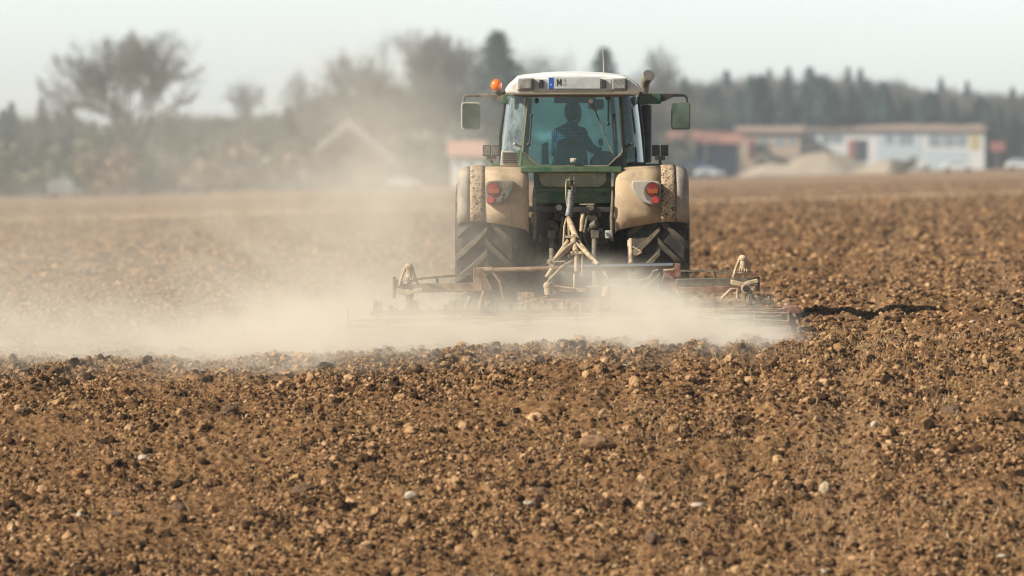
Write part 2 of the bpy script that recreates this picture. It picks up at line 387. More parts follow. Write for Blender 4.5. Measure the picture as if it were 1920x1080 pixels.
# roof
ro = [(947,168),(953,159),(971,144),(985,141.5),(1020,138.3),(1050,137),(1075,136.5),(1100,137),(1130,138.3),(1165,141.5),(1176,143.5),(1197,158),(1204,168),(1200,173),(1194,177),(956,177),(950,174)]
cu, cv = 1075.5, 160
base = [P(u, v, 0) for u, v in ro]; cc = P(cu, cv, 0)
sect = lambda y, kx, kz, dz=0: [(cc[0]+(x-cc[0])*kx, y, cc[2]+(z-cc[2])*kz+dz) for x, _, z in base]
m = MB(); m.loft([sect(.0,.93,.80), sect(.015,.975,.93), sect(.06,1,1), sect(.6,1.0,1.12,.01), sect(1.5,1.0,1.1,.01), sect(1.95,.97,.95), sect(2.12,.9,.7)])
roof = m.build('cab_roof', M['white'], tractor, ang=28)
m = MB(); a = P(999,148,0); b = P(1146,168,0); m.box(a[0],b[0],-.02,.03,b[2],a[2]); m.build('roof_panel', M['plate'], roof, bevel=.006)
m = MB(); a = P(1000,169.5,0); b = P(1150,174,0); m.box(a[0],b[0],-.008,.03,b[2],a[2]); m.build('roof_lip', M['vent'], roof, bevel=.003)
for px0, px1 in ((971,998.5),(1147,1174.5)):
    m = MB(); a = P(px0,147,0); b = P(px1,169.5,0); m.box(a[0],b[0],-.09,.02,b[2],a[2]); wl = m.build('roof_work_light', M['lamphousing'], roof, bevel=.012)
    m = MB(); m.box(a[0]+.018,b[0]-.02,-.098,-.085,b[2]+.022,a[2]-.012); m.build('lamp_lens', M['lampglass'], wl, bevel=.004)
    m = MB(); m.box(a[0]-.004,b[0]+.004,-.088,.0,b[2]-.004,b[2]+.012); m.box(b[0]-.012,b[0]+.008,-.086,.0,b[2],a[2]); m.build('lamp_shadow_edge', M['black'], wl, bevel=.003)  # black strips below and at right, painting the housing's shadow
for px0, px1 in ((1011,1019),(1127,1135.5)):
    m = MB(); a = P(px0,150,0); b = P(px1,165.5,0); m.box(a[0],b[0],-.05,-.015,b[2],a[2]); m.build('plate_lamp', M['black'], roof, bevel=.006)
m = MB(); a = P(1028,145,0); b = P(1125.5,167.5,0); m.box(a[0],b[0],-.042,-.018,b[2],a[2]); np_ = m.build('number_plate', M['plate'], roof, bevel=.003)
m = MB(); a = P(1028.6,145.6,0); b = P(1037.3,166.9,0); m.box(a[0],b[0],-.0455,-.03,b[2],a[2]); m.build('blue_band', M['plateblue'], np_)
m = MB(); a = P(1032,157.5,0); b = P(1034.5,160.5,0); m.box(a[0],b[0],-.048,-.04,b[2],a[2]); m.build('country_letter', M['plate'], np_)
m = MB()
mp = [(1044,161),(1044,148.5),(1046,148.5),(1048.3,155.5),(1050.6,148.5),(1052.6,148.5),(1052.6,161),(1050.8,161),(1050.8,152.6),(1049,158.3),(1047.6,158.3),(1045.8,152.6),(1045.8,161)]
m.prism([(P(u,v)[0],P(u,v)[2]) for u, v in mp], -.0455,-.04); m.build('plate_letter', M['ink'], np_, smooth=False)
m = MB(); m.prism([(P(1028.6,166.3)[0],P(0,166.3)[2]),(P(1125,166.3)[0],P(0,166.3)[2]),(P(1125,167.6)[0],P(0,167.6)[2]),(P(1028.6,167.6)[0],P(0,167.6)[2])],-.0465,-.04); m.build('plate_edge', M['ink'], np_)
for py in (150.5, 157.5):
    c = P(1058,py); m = MB(); m.cyl((c[0],-.041,c[2]),(c[0],-.046,c[2]),.017,n=16); m.build('plate_seal', M['seal'], np_)
m = MB(); m.tube([P(1132,142,.3),P(1131.5,118,.3),P(1130.5,93,.3)],[.008,.006,.004],8); m.cyl(P(1132,140,.3),P(1132,145,.3),.02); m.build('antenna', M['vent'], roof)
m = MB(); c = P(1137,144,.1); m.cyl((c[0],.1,c[2]-.02),(c[0],.1,c[2]+.02),.025,n=12); m.build('roof_nozzle', M['dark2'], roof); m = MB(); c = P(1017,144,.1); m.cyl((c[0],.1,c[2]-.02),(c[0],.1,c[2]+.02),.022,n=12); m.build('roof_nozzle', M['dark2'], roof)
# beacon on its bracket at the left of the roof
m = MB(); c = P(930.5,160,.3); m.ball(c,(.068,.068,.075)); bc = m.build('beacon', M['amber'], tractor)
m = MB(); m.cyl((c[0],c[1],c[2]-.085),(c[0],c[1],c[2]-.055),.055,n=20); m.tube([(c[0],c[1],c[2]-.08),(c[0]+.03,c[1],c[2]-.11),P(948,174,.3)],.018,8); m.build('beacon_bracket', M['dark2'], bc)
# mirrors
for side in (-1, 1):
    mm = (lambda px: px) if side < 0 else (lambda px: 2*1078.5 - px)
    Ym = .9
    m = MB(); m.tube([P(mm(942),179,Ym),P(mm(888),178.5,Ym),P(mm(874),179,Ym),P(mm(869.5),183,Ym),P(mm(869),192,Ym),P(mm(869),205,Ym)],[.022,.02,.016,.015,.014,.014],10)
    if side < 0: m.prism([(P(u,v,Ym)[0],P(u,v,Ym)[2]) for u, v in ((942,177),(942,190),(905,182),(898,178))], Ym-.02, Ym+.02)
    else: m.prism([(P(u,v,Ym)[0],P(u,v,Ym)[2]) for u, v in ((1262,177),(1236,177.5),(1236,192),(1248,189),(1262,182))], Ym-.025, Ym+.025)
    ma = m.build('mirror_arm', M['dark2'] if side < 0 else M['black'], tractor)
    m = MB(); a = P(1197 if side > 0 else 941,177,Ym); b = P(1239 if side > 0 else 952,195,Ym); m.box(a[0],b[0],Ym-.05,Ym+.05,b[2],a[2]); m.build('arm_mount', M['green'], ma, bevel=.01)
    a = P(mm(865) if side < 0 else mm(898.5),192,Ym); b = P(mm(900.5) if side < 0 else mm(863),243,Ym)
    def rrect(x0,x1,z0,z1,r):
        o = []
        for (cx_,cz_,a0) in ((x1-r,z1-r,0),(x0+r,z1-r,90),(x0+r,z0+r,180),(x1-r,z0+r,270)):
            for k in range(5): t = R(a0+k*22.5); o.append((cx_+r*math.cos(t),cz_+r*math.sin(t)))
        return o
    m = MB(); m.prism(rrect(a[0],b[0],b[2],a[2],.035),Ym-.035,Ym+.05); mh = m.build('mirror_housing', M['vent'] if side < 0 else M['dark2'], ma, bevel=.006)
    m = MB(); m.prism(rrect(a[0]+.012,b[0]-.012,b[2]+.012,a[2]-.012,.03),Ym-.040,Ym-.030)
    mg = m.build('mirror_glass', M['mirror'], ma); 
# exhaust at the right
m = MB(); m.tube([P(1211,305,1.9),P(1211,197,1.9)],.065,20)
for k in range(26): 
    v = 199 + k*4.0; m.cyl(P(1211,v,1.9),P(1211,v+1.8,1.9),.075,n=18)
ex = m.build('exhaust_stack', M['black'], tractor, ang=30)
m = MB(); m.tube([P(1208,200,1.9),P(1207,180,1.9),P(1207,162,1.9),P(1210,150,1.85),P(1217,141,1.75)],[.06,.06,.062,.066,.074],20); m.build('exhaust_tailpipe', M['exhaust'], ex)
# pillars and frames
m = MB(); m.tube([P(989,178,.28),P(984.5,240,.28),P(976,312,.28)],[.024,.026,.03],8); m.build('cab_pillar', M['green'], tractor)
m = MB(); m.tube([P(1165,178,.28),P(1168,240,.28),P(1171,312,.28)],[.026,.027,.03],8); m.build('cab_pillar', M['green'], tractor)
for s in (-1, 1):
    m = MB(); m.tube([(s*.50,1.95,2.78),(s*.54,2.0,2.3),(s*.56,1.98,1.75)],.03,8); m.build('cab_pillar', M['black'], tractor)
    m = MB(); m.tube([(s*.80,1.15,2.78),(s*.86,1.15,2.3),(s*.87,1.15,1.75)],.018,8); m.build('cab_pillar', M['black'], tractor)
wp = [(991,181),(1160,181),(1164,230),(1167,285),(1140,311.5),(1011,311.5),(980.5,284),(985,235)]
wy = .22
m = MB(); m.prism([(P(u,v,wy)[0],P(u,v,wy)[2]) for u, v in wp], wy, wy+.006); rw = m.build('rear_window', M['glass'], tractor, smooth=False)
m = MB(); m.tube([P(u,v,wy-.01) for u, v in wp+wp[:1]], .011, 6); m.build('window_frame', surf('frame_bronze',(.10,.085,.065),(.27,.19,.13),9,.6), rw)
for tri, mt in (([(979,287),(1009,312),(976,312)],'green'),([(1168,288),(1170,312),(1143,312)],'black')):
    m = MB(); m.prism([(P(u,v,.26)[0],P(u,v,.26)[2]) for u, v in tri], .255,.275); m.build('corner_panel', M[mt], tractor, smooth=False)
m = MB(); m.bar(P(986,178.8,.2),P(1166,178.8,.2),.08,.03); m.build('window_header', M['dark2'], tractor, bevel=.004)
# handles and wiper on the rear window
for pts, r in (([(996,217),(995,240),(993,266),(991,271)],.011),([(1141,186),(1141,210),(1140,232)],.011),([(1151,217),(1153,240),(1155,268),(1159,270)],.010)):
    m = MB(); m.tube([P(u,v,wy-.05) for u, v in pts], r, 8)
    for u, v in (pts[0], pts[-1]) if r > .0105 else (pts[0],): m.ball(P(u,v,wy-.04), .024, 10, 7)
    m.build('window_handle', M['black'], rw)
m = MB(); m.ball(P(1006,189,wy-.03),(.03,.03,.035),10,7); m.build('window_hinge', M['black'], rw); m = MB(); m.ball(P(1140,184,wy-.03),(.035,.03,.03),10,7); m.build('window_hinge', M['black'], rw)
m = MB(); m.tube([P(1108,191,wy-.04),P(1115,205,wy-.05),P(1133,250,wy-.04),P(1149,288,wy-.03)],[.014,.011,.008,.006],8); wi = m.build('wiper', M['dark2'], rw)
m = MB(); m.cyl(P(1107.5,190,wy-.07),P(1107.5,190,wy+.0),.028,n=14); m.build('wiper_motor', M['vent'], wi)
m = MB(); c = P(1075,300.5,wy-.03); m.obox(c,(.036,.03,.026)); m.cyl((c[0],wy-.08,c[2]),(c[0],wy,c[2]),.02,n=12); m.build('window_latch', M['vent'], rw, bevel=.006)
# curved side windows
for s in (-1, 1):
    mm = (lambda px: px) if s < 0 else (lambda px: 2*1075.3 - px)
    bot = 282 if s < 0 else 304
    path = [(986,977,.30),(974,962,.36),(962,949,.52),(954,941,.85),(952,939,1.2),(958,946,1.7),(985,975,1.95)]
    n = 7; rings = []
    for (ut, ub, Y) in path:
        r = []
        for k in range(n+1):
            t = k/n; v = 179 + (bot-179)*t
            u = ut + (ub-ut)*(t*.75 + .25*math.sin(t*math.pi/2))
            p0 = P(mm(u), v, 0); r.append((p0[0], Y, p0[2]))
        rings.append(r)
    m = MB(); m.loft(rings, caps=False, closed=False); m.build('side_window', M['glass_side'] if s < 0 else M['glass_right'], tractor, ang=80)
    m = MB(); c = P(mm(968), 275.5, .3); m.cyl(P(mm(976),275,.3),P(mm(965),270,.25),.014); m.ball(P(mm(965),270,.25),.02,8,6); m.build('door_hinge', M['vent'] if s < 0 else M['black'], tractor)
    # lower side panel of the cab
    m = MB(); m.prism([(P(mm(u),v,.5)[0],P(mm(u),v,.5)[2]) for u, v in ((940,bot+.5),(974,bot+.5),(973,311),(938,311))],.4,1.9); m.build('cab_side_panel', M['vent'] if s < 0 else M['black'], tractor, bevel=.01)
m = MB()
for k in range(6): a = P(942.5,286+k*3.6,.39); b = P(968,287.9+k*3.6,.39); m.box(a[0],b[0],.385,.401,b[2],a[2])
m.build('vent_slats', M['black'], tractor, smooth=False)
for s in (-1, 1):
    a = P(918 if s < 0 else 1208,307,.5); b = P(942 if s < 0 else 1243,315,.5); m = MB(); m.box(a[0],b[0],.42,1.2,b[2]-.02,a[2]); m.build('fender_mount', M['green'], tractor, bevel=.015)
m = MB(); m.prism([(-.50,1.80),(.50,1.80),(.49,2.76),(-.49,2.76)],1.985,1.992); m.build('windscreen', M['clear'], tractor, smooth=False)
for s in (-1, 1):
    m = MB(); m.box(min(s*.36,s*.70),max(s*.36,s*.70),1.55,2.75,.42,1.32); m.build('added_shade_tank', M['dark'], tractor, bevel=.06)  # blocks added to keep the gaps between wheels and gearbox dark
m = MB(); m.box(-.66,.66,2.9,3.2,.40,.95); m.build('added_shade_beam', M['dark'], tractor, bevel=.03)  # added to hide lit soil behind and darken the underside
m = MB(); m.box(-.45,.45,4.35,4.75,.55,1.15); m.build('added_shade_weight', M['dark'], tractor, bevel=.03)  # block added along with these, for the dark under the tractor
# interior
m = MB(); m.box(-.62,.62,.32,1.95,1.40,1.46); m.build('cab_floor', M['black'], tractor)
m = MB(); m.box(-.70,.70,.10,1.9,2.786,2.80); m.build('headliner', M['dark2'], tractor)
m = MB(); a = P(1040,262,.72); b = P(1098,318,.72)
rb = [(1044,264),(1058,260),(1080,260),(1094,264),(1100,285),(1103,318),(1036,318),(1040,285)]
m.prism([(P(u,v,.72)[0],P(u,v,.72)[2]) for u, v in rb], .66, .78); c = P(1070,320,.9); m.box(c[0]-.27,c[0]+.27,.70,1.22,c[2]-.12,c[2]+.0); m.box(c[0]-.2,c[0]+.2,.75,1.15,1.46,c[2]-.12)
m.build('driver_seat', M['seat'], tractor, bevel=.03, seg=3)
m = MB(); m.prism([(P(u,v,.8)[0],P(u,v,.8)[2]) for u, v in ((1016,270),(1028,265),(1029,308),(1015,309))],.78,.84); m.build('seat_armrest', M['seat'], tractor, bevel=.008)
m = MB(); m.prism([(P(u,v,1.0)[0],P(u,v,1.0)[2]) for u, v in ((1108,296),(1124,284),(1142,283),(1150,292),(1148,315),(1105,315))],.7,1.2); ar = m.build('control_console', M['seat'], tractor, bevel=.015)
m = MB(); m.tube([P(1126,286,1.0),P(1126,276,1.0)],.016,8); m.ball(P(1126.5,267,1.0),(.03,.03,.05),10,8); m.build('joystick', M['black'], ar)
m = MB(); c = Vector((-.02,1.5,1.98)); ringp = [c + Vector((.2*math.cos(2*math.pi*k/24), .2*math.sin(2*math.pi*k/24)*.8, .2*math.sin(2*math.pi*k/24)*-.5)) for k in range(25)]; m.tube(ringp,.014,8); m.tube([c,c+Vector((0,.25,-.45))],.03,8)
m.build('steering_wheel', M['black'], tractor)
m = MB(); m.prism([(P(u,v,.6)[0],P(u,v,.6)[2]) for u, v in ((1039,182),(1118,182),(1118,193.5),(1039,193.5))],.6,.64); m.build('sun_blind', M['seat'], tractor, bevel=.01)
m = MB(); m.prism([(P(u,v,1.6)[0],P(u,v,1.6)[2]) for u, v in ((1105,187),(1131,186),(1133,200),(1130,205),(1114,207),(1103,203))],1.58,1.62); m.build('interior_mirror', M['seat'], tractor, bevel=.008)

# ------------------------------------------------------------------ THE DRIVER
def capsules(chains, voxel, mat, name, parent, smooth_it=6):
    m = MB()
    for pts, rs in chains:
        pts = [Vector(p) for p in pts]
        for p, r in zip(pts, rs): m.ball(p, r, 14, 9)
        for a, b, ra, rb in zip(pts, pts[1:], rs, rs[1:]): m.tube([a, b], [ra*.985, rb*.985], 14)
    o = m.build(name, mat, parent)
    rm = o.modifiers.new('union', 'REMESH'); rm.mode = 'VOXEL'; rm.voxel_size = voxel; rm.use_smooth_shade = True
    if smooth_it:
        s2 = o.modifiers.new('soft', 'SMOOTH'); s2.iterations = smooth_it; s2.factor = .5
    return o
DP = (TX, TY, 0)
hd = Vector(P(1076,211,.97)); fw = Vector((.78,.62,0)).normalized(); sd = Vector((.62,-.78,0))   # he looks to the right
nk = P(1072,238,.95); ch = P(1066,258,.93); be = P(1066,285,.93); pv = P(1067,312,.95)
ls, rs_ = P(1047,252,.90), P(1089,251,.99)
le, lh = P(1040,284,1.08), P(1055,299,1.36)
re, rh = P(1107,276,1.10), P(1130,290,1.20)
lk, rk = P(1056,316,1.38), P(1084,316,1.40); lf, rf = (-.10,1.50,1.53), (.09,1.52,1.53)
head = [([hd+Vector((0,0,.03))-fw*.012, hd-Vector((0,0,.03))+fw*.015, hd-Vector((0,0,.085))+fw*.04],[.098,.083,.05]),
        ([hd-Vector((0,0,.03)), nk],[.06,.062]),
        ([hd+fw*.095-Vector((0,0,.005)), hd+fw*.112-Vector((0,0,.03))],[.012,.016]),
        ([hd+fw*.09-Vector((0,0,.065))],[.022])]
for s in (-1, 1): head.append(([hd+sd*(.092*s)+Vector((0,0,-.015)), hd+sd*(.096*s)-fw*.012+Vector((0,0,.02))],[.016,.02]))
limb = [([nk,ch,be,pv],[.075,.16,.145,.15]), ([ls,ch,rs_],[.075,.13,.075]), ([nk,ls],[.06,.07]), ([nk,rs_],[.06,.07]),
        ([ls,le,lh],[.06,.045,.032]), ([rs_,re,rh],[.06,.045,.032]), ([pv,lk,lf],[.12,.075,.05]), ([pv,rk,rf],[.12,.075,.05]),
        ([lf,Vector(lf)+Vector((0,.17,-.03))],[.05,.035]), ([rf,Vector(rf)+Vector((0,.17,-.03))],[.05,.035])]
for h, d in ((Vector(lh), Vector((.3,.9,.1))), (Vector(rh), Vector((.6,.75,-.1)))):
    d.normalize(); w = d.cross(Vector((0,0,1))).normalized()
    limb.append(([h, h+d*.06],[.032,.036]))
    for k in range(4):
        b0 = h + d*.085 + w*(.027 - .018*k); L = (.07,.08,.075,.055)[k]
        limb.append(([h+d*.05+w*(.02-.013*k), b0, b0+d*L*.5+Vector((0,0,-.012)), b0+d*L*.7+Vector((0,0,-.04))],[.013,.0105,.0095,.0085]))
    limb.append(([h+d*.015, h+d*.045+w*.045, h+d*.075+w*.05+Vector((0,0,-.02))],[.016,.012,.0095]))
person = capsules(head+limb, .0075, M['skin'], 'person', None, 3)
person.location = DP
tag(person, 'dark-haired driver in a blue checked shirt sitting inside the tractor cab', 'person')
capsules([([nk,ch,be,pv],[.085,.175,.16,.165]), ([ls,ch,rs_],[.087,.14,.087]), ([Vector(nk)-Vector((0,0,.02)),ls],[.066,.080]), ([Vector(nk)-Vector((0,0,.02)),rs_],[.066,.080]),
          ([ls,le,Vector(le).lerp(Vector(lh),.82)],[.074,.058,.046]), ([rs_,re,Vector(re).lerp(Vector(rh),.82)],[.074,.058,.046])], .009, M['shirt'], 'shirt', person, 4)
capsules([([pv,lk,lf],[.15,.09,.062]), ([pv,rk,rf],[.15,.09,.062])], .012, M['trousers'], 'trousers', person, 3)
capsules([([hd+Vector((0,0,.035))-fw*.018, hd-Vector((0,0,.01))-fw*.03, hd-Vector((0,0,.05))-fw*.035],[.105,.094,.07])], .009, M['hair'], 'hair', person, 3)
for s in (-1, 1):
    m = MB(); m.ball(hd+fw*.088+sd*(.032*s)+Vector((0,0,.008)), .012, 10, 7); m.build('eye', M['white'], person)
# ------------------------------------------------------------------ THE CULTIVATOR
cult = empty('cultivator', (IX, IY, 0), 'wide dusty red and beige cultivator with cage rollers, trailed behind the tractor in the dust', 'cultivator')
D, RU, G = M['dustmetal'], M['rust'], M['greysteel']
def strut(name, pts, r, mat, n=10, parent=None):
    m = MB(); m.tube(pts, r, n); return m.build(name, mat, parent or cult)
# headstock
hs = MB()
hs.tube([I(1070,446,1.5),I(1058,464,1.2),I(1035,495,.6)],[.03,.032,.026],10)
hs.tube([I(1076,457,1.2),I(1062,467,1.0),I(1036,492,.5)],[.034,.034,.026],10)
hs.tube([I(1078,450,1.5),I(1088,460,1.3),I(1122,495,.6)],[.03,.032,.022],10)
hs.tube([I(1080,459,1.2),I(1096,470,1.0),I(1122,496,.5)],[.032,.03,.022],10)
hs.tube([I(1074,444,1.4),I(1077,460,1.2),I(1080.5,473,.9)],[.036,.036,.034],12)
a = I(1060,442,1.4); b = I(1079,446,1.4); hs.box(a[0],b[0],1.3,1.5,b[2],a[2])
hstk = hs.build('headstock', D, cult)
m = MB(); m.tube([I(1066,409,2.6),I(1069,418,2.4),I(1078,440,1.7),I(1086,456,1.3)],[.024,.036,.034,.026],12); m.tube([I(1062,410,2.6),I(1058,425,2.2),I(1057,445,1.7),I(1056,458,1.3)],[.012,.012,.011,.01],8)
m.build('hose_bundle', D, hstk)
m = MB(); m.tube([I(1066,420,2.3),I(1067.5,450,1.7),I(1066,482,1.0)],.014,8); m.build('hydraulic_hose', RU, hstk)
m = MB(); a = I(1078,474,.6); m.tube([I(1081,478,.6),I(1081,512,.6)],.026,14); m.tube([I(1092,473,.6),I(1091.5,515,.6)],.012,8)
for u in (1073,1080,1089): m.cyl(I(u,471,.6),I(u,478.5,.6),.018,n=10)
m.bar(I(1070,476,.6),I(1092,474,.6),.06,.02); m.bar(I(1078,516,.6),I(1094,515.5,.6),.06,.016); m.tube([I(1077,514,.5),I(1077,548,.4)],.013,8)
m.build('depth_spindle', D, cult)
strut('hydraulic_hose', [I(1074,490,.8),I(1055,500,.5),I(1035,520,.3),I(1022,534,.2)], [.02,.022,.016,.012], D)
strut('linkage_rod', [I(1027,491,.5),I(1060,490,.5)], .008, D)
m = MB(); m.cyl(I(1026,490,.5),I(1031,492,.5),.03); m.build('linkage_pin', D, cult)
# main beams
m = MB(); m.tube([I(896,508,.8),I(1066,502.5,.8)],.031,14); m.tube([I(893,507,.8),I(923,506,.8)],.036,14); m.build('main_beam', RU, cult)
m = MB(); m.bar(I(1062,505,.8),I(1263,500.5,.8),.16,.045); mb2 = m.build('main_beam', RU, cult, bevel=.008)
m = MB(); m.bar(I(1062,499.0,.72),I(1262,495.5,.72),.14,.035); m.build('beam_sheen', M['sheensteel'], mb2, bevel=.004)  # bluish bar added for the sky's sheen on the beam
m = MB(); m.prism([(I(u,v,.7)[0],I(u,v,.7)[2]) for u, v in ((887,502),(903,502),(912,516),(925,545),(888,548))], .66,.74); m.build('hinge_plate', RU, cult, bevel=.006)
m = MB(); m.prism([(I(u,v,.7)[0],I(u,v,.7)[2]) for u, v in ((1262,494),(1276,494),(1277,545),(1236,545),(1246,508),(1262,505))], .66,.74); m.build('hinge_plate', M['redpaint'], cult, bevel=.006)
strut('hydraulic_hose', [I(1234,506,.6),I(1226,508,.6),I(1219,520,.6),I(1205,526,.6),I(1140,526,.6)], .013, M['hose'])
strut('hydraulic_hose', [I(1244,507,.6),I(1262,506,.6)], .016, D)
# wings
for s in (-1, 1):
    if s < 0:
        A, B, up0, up1 = (738,541), (905,538), (768,524), (895,513)
    else:
        A, B, up0, up1 = (1268,531), (1420,528), (1276,507.5), (1408,510)
    m = MB(); m.bar(I(*A,.5),I(*B,.5),.14,.10); wb = m.build('wing_beam', M['dark2'] if s > 0 else RU, cult, bevel=.008)
    if s > 0: m = MB(); m.bar(I(1262,545,.45),I(1398,541,.45),.12,.07); m.build('wing_beam', M['redpaint'], cult, bevel=.006)
    m = MB(); m.bar(I(*up0,.5),I(*up1,.5),.06,.022)
    mid = ((up0[0]+up1[0])/2, (up0[1]+up1[1])/2)
    if s < 0: m.bar(I(770,525,.45),I(850,518.5,.45),.04,.012); m.tube([I(820,521,.5),I(820,536,.5)],.012,8)
    else: m.bar(I(1340,513,.45),I(1408,511.5,.45),.04,.012); m.tube([I(1340,509,.5),I(1340,523,.5)],.014,8)
    m.build('tension_strap', G, wb)
    a, b = (I(736.5,519,.5), I(742,559,.5)) if s < 0 else (I(1417,519,.5), I(1424,546,.5))
    m = MB(); m.box(a[0],b[0],.38,.66,b[2],a[2])
    if s < 0: m.prism([(I(u,v,.4)[0],I(u,v,.4)[2]) for u, v in ((742,523),(756,528),(756,535),(742,537))],.38,.42)
    m.build('end_plate', M['dark2'], wb, bevel=.004)
    if s > 0: m = MB(); m.prism([(I(u,v,.4)[0],I(u,v,.4)[2]) for u, v in ((1405,521),(1418,508),(1423,507),(1418,516),(1410,524))],.36,.42); m.build('stop_plate', M['redpaint'], wb)
    # screw jack on its tripod
    cx = 767 if s < 0 else 1393.5; dy = 0 if s < 0 else -16
    q = lambda u, v, y=.25: I(cx + u, v + dy, y)
    m = MB()
    m.tube([q(-.5,494),q(-.5,499)],[.028,.05],16); m.tube([q(-.5,499),q(-.5,503)],[.052,.048],16)
    m.tube([q(0,502),q(0,520)],[.036,.04],16); m.tube([q(0,520),q(.5,534)],.026,12)
    m.tube([q(-6,501),q(-14,520),q(-19,538,.1)],[.016,.017,.015],8); m.tube([q(6,501),q(11,518),q(17,534,.3)],[.012,.013,.012],8); m.tube([q(3,500),q(5,522,.5)],.012,8)
    m.bar(q(-8,522),q(18,523),.10,.016); m.bar(q(-10,527),q(14,527),.08,.014)
    for u in (-6,-2,3,7): m.cyl(q(u,519.5,.18),q(u,525,.18),.012,n=8)
    jk = m.build('screw_jack', D, cult)
    m = MB(); m.prism([(q(u,v)[0],q(u,v)[2]) for u, v in ((-23,540),(-8,543),(2,546),(6,543),(26,538),(28,546),(8,550),(-4,554),(-23,549))], .05,.35); m.build('jack_foot', D, jk, bevel=.008)
    m = MB()
    if s < 0:
        m.tube([q(2,542,.1),q(1,556,.1)],.046,18); m.tube([q(1,556,.1),q(1,590,.1)],.042,18)
        m.build('jack_tube', G, jk)
    else:
        c = q(5,557,0); m.tube([(c[0],-.12,c[2]),(c[0],.3,c[2])],.052,22); m.bar(q(0,563),q(-1,590),.04,.06); m.bar(q(8,562),q(16,586),.05,.10)
        m.build('jack_tube', D, jk)
        m = MB(); m.tube([(c[0],-.128,c[2]),(c[0],-.119,c[2])],.038,20); m.build('bore_shade', M['black'], jk)  # black disc painting the shade inside the open tube end
# support post and bracket before the right tyre
m = MB(); m.tube([I(1182.5,450,1.4),I(1183,495,1.0)],.026,12); m.cyl(I(1182,450,1.4),I(1182,462,1.4),.034,n=12); m.bar(I(1186,462,1.2),I(1203,472,1.2),.03,.02); m.bar(I(1186,482,1.2),I(1203,472,1.2),.03,.02); m.build('support_post', D, cult)
# lower frame and parallel arms in the dust
for pts, r, mt in (([(882,556),(874,575),(865,604)],.024,'rust'),([(908,546),(902,565),(896,592)],.022,'rust'),([(1250,553),(1258,575),(1274,612)],.030,'rust'),([(1268,541),(1278,565),(1288,590)],.010,'dustmetal'),
                   ([(1035,504),(1024,520)],.024,'dustmetal'),([(1132,508),(1140,520)],.02,'dustmetal'),([(925,510),(938,528),(945,560)],.02,'rust')):
    m = MB(); m.tube([I(u,v,.2) for u, v in pts], r, 10); m.build('tine_arm', M[mt], cult)
m = MB(); m.bar(I(1030,541,.1),I(1098,544,.1),.08,.045); m.ball(I(1027,536,.05),.05,12,8); m.tube([I(1027,540,.05),I(1029,552,.05)],.045,12); m.tube([I(1032,535,.05),I(1075,541,.05)],.012,8); m.build('rear_crossbar', D, cult)
m = MB(); m.ball(I(1138,543,.05),.05,12,8); m.tube([I(1138,543,.05),I(1136,556,.05)],.05,12); m.tube([I(1100,539,.05),I(1121,537,.05)],.015,8); m.build('ball_joint', D, cult)
strut('linkage_rod', [I(965,573,-.1),I(1025,556,.0)], .009, D)
for (u0,v0),(u1,v1) in (((694,588),(868,585)),((870,588),(1078,584)),((1090,582),(1270,578)),((1275,574),(1400,570))):
    m = MB(); m.bar(I(u0,v0,-.25),I(u1,v1,-.25),.08,.06)
    n = int((u1-u0)/26)
    for k in range(n):
        u = u0+8+k*26+rd.uniform(-4,4); v = v0+(v1-v0)*(u-u0)/(u1-u0)
        h = rd.choice((6,9,14,18)); a = I(u,v-h,-.25); b = I(u+rd.uniform(5,9),v-2,-.25); m.box(a[0],b[0],-.31,-.2,b[2],a[2])
        if rd.random() < .4: m.ball(I(u+14,v-5,-.28),.03,8,6)
    m.build('lower_bar', RU if u0 > 1080 else G, cult, bevel=.004)
m = MB(); m.tube([I(1352,561,-.2),I(1371,542,-.2),I(1382,541.5,-.2),I(1383,560,-.2)],.017,8); m.bar(I(1350,562,-.2),I(1385,561.5,-.2),.05,.025); m.build('stay_bracket', D, cult)
m = MB()
for u, v, w, h in ((1403,552,7,18),(1418,556,8,12),(1428,562,14,8),(1440,555,5,14),(1446,562,4,10)):
    a = I(u,v,-.2); b = I(u+w,v+h,-.2); m.box(a[0],b[0],-.3,-.1,b[2],a[2])
m.bar(I(1400,572,-.25),I(1462,584,-.3),.07,.05); m.build('side_carrier', M['dark2'], cult, bevel=.006)
# spring tines
for row, (Y, off) in enumerate(((1.0,0),(.7,11),(.4,5))):
    for k in range(11):
        u = 702 + off + k*70
        z0 = I(u, 566, Y)[2]; x = I(u, 566, Y)[0]; zg = SLOPE*(x+IX-.72)
        m = MB(); m.tube([(x,Y+.05,z0),(x,Y-.14,z0-.02),(x,Y-.2,z0-.12),(x,Y-.06,z0*.45),(x,Y+.02,zg+.12),(x,Y+.12,zg-.03)],[.016,.018,.018,.018,.016,.02],6); m.build('spring_tine', RU, cult)
# cage rollers
for u0, u1 in ((655,868),(872,1080),(1086,1284),(1288,1478)):
    x0, x1 = I(u0,600,-.75)[0], I(u1,600,-.75)[0]; zc = SLOPE*((x0+x1)/2) + .17 - .02; r = .155
    m = MB(); m.cyl((x0,-.75,zc+SLOPE*(x0-x1)/2),(x1,-.75,zc+SLOPE*(x1-x0)/2),.025,n=10)
    for k in range(10):
        a = 2*math.pi*k/10; tw = .5
        m.tube([(x0+(x1-x0)*t,-.75+r*math.cos(a+tw*t),zc+SLOPE*(x1-x0)*(t-.5)+r*math.sin(a+tw*t)) for t in (0,.25,.5,.75,1)],.014,6)
    for t in (0,.33,.66,1):
        x = x0+(x1-x0)*t; zz = zc+SLOPE*(x1-x0)*(t-.5); m.tube([(x-.006,-.75,zz),(x+.006,-.75,zz)],.148,20)
    ro_ = m.build('cage_roller', RU, cult)
    m = MB()
    for x in (x0-.025, x1+.025): m.bar((x,-.75,zc),(x,-.3,zc+.22),.02,.05)
    m.build('roller_arm', G, ro_)
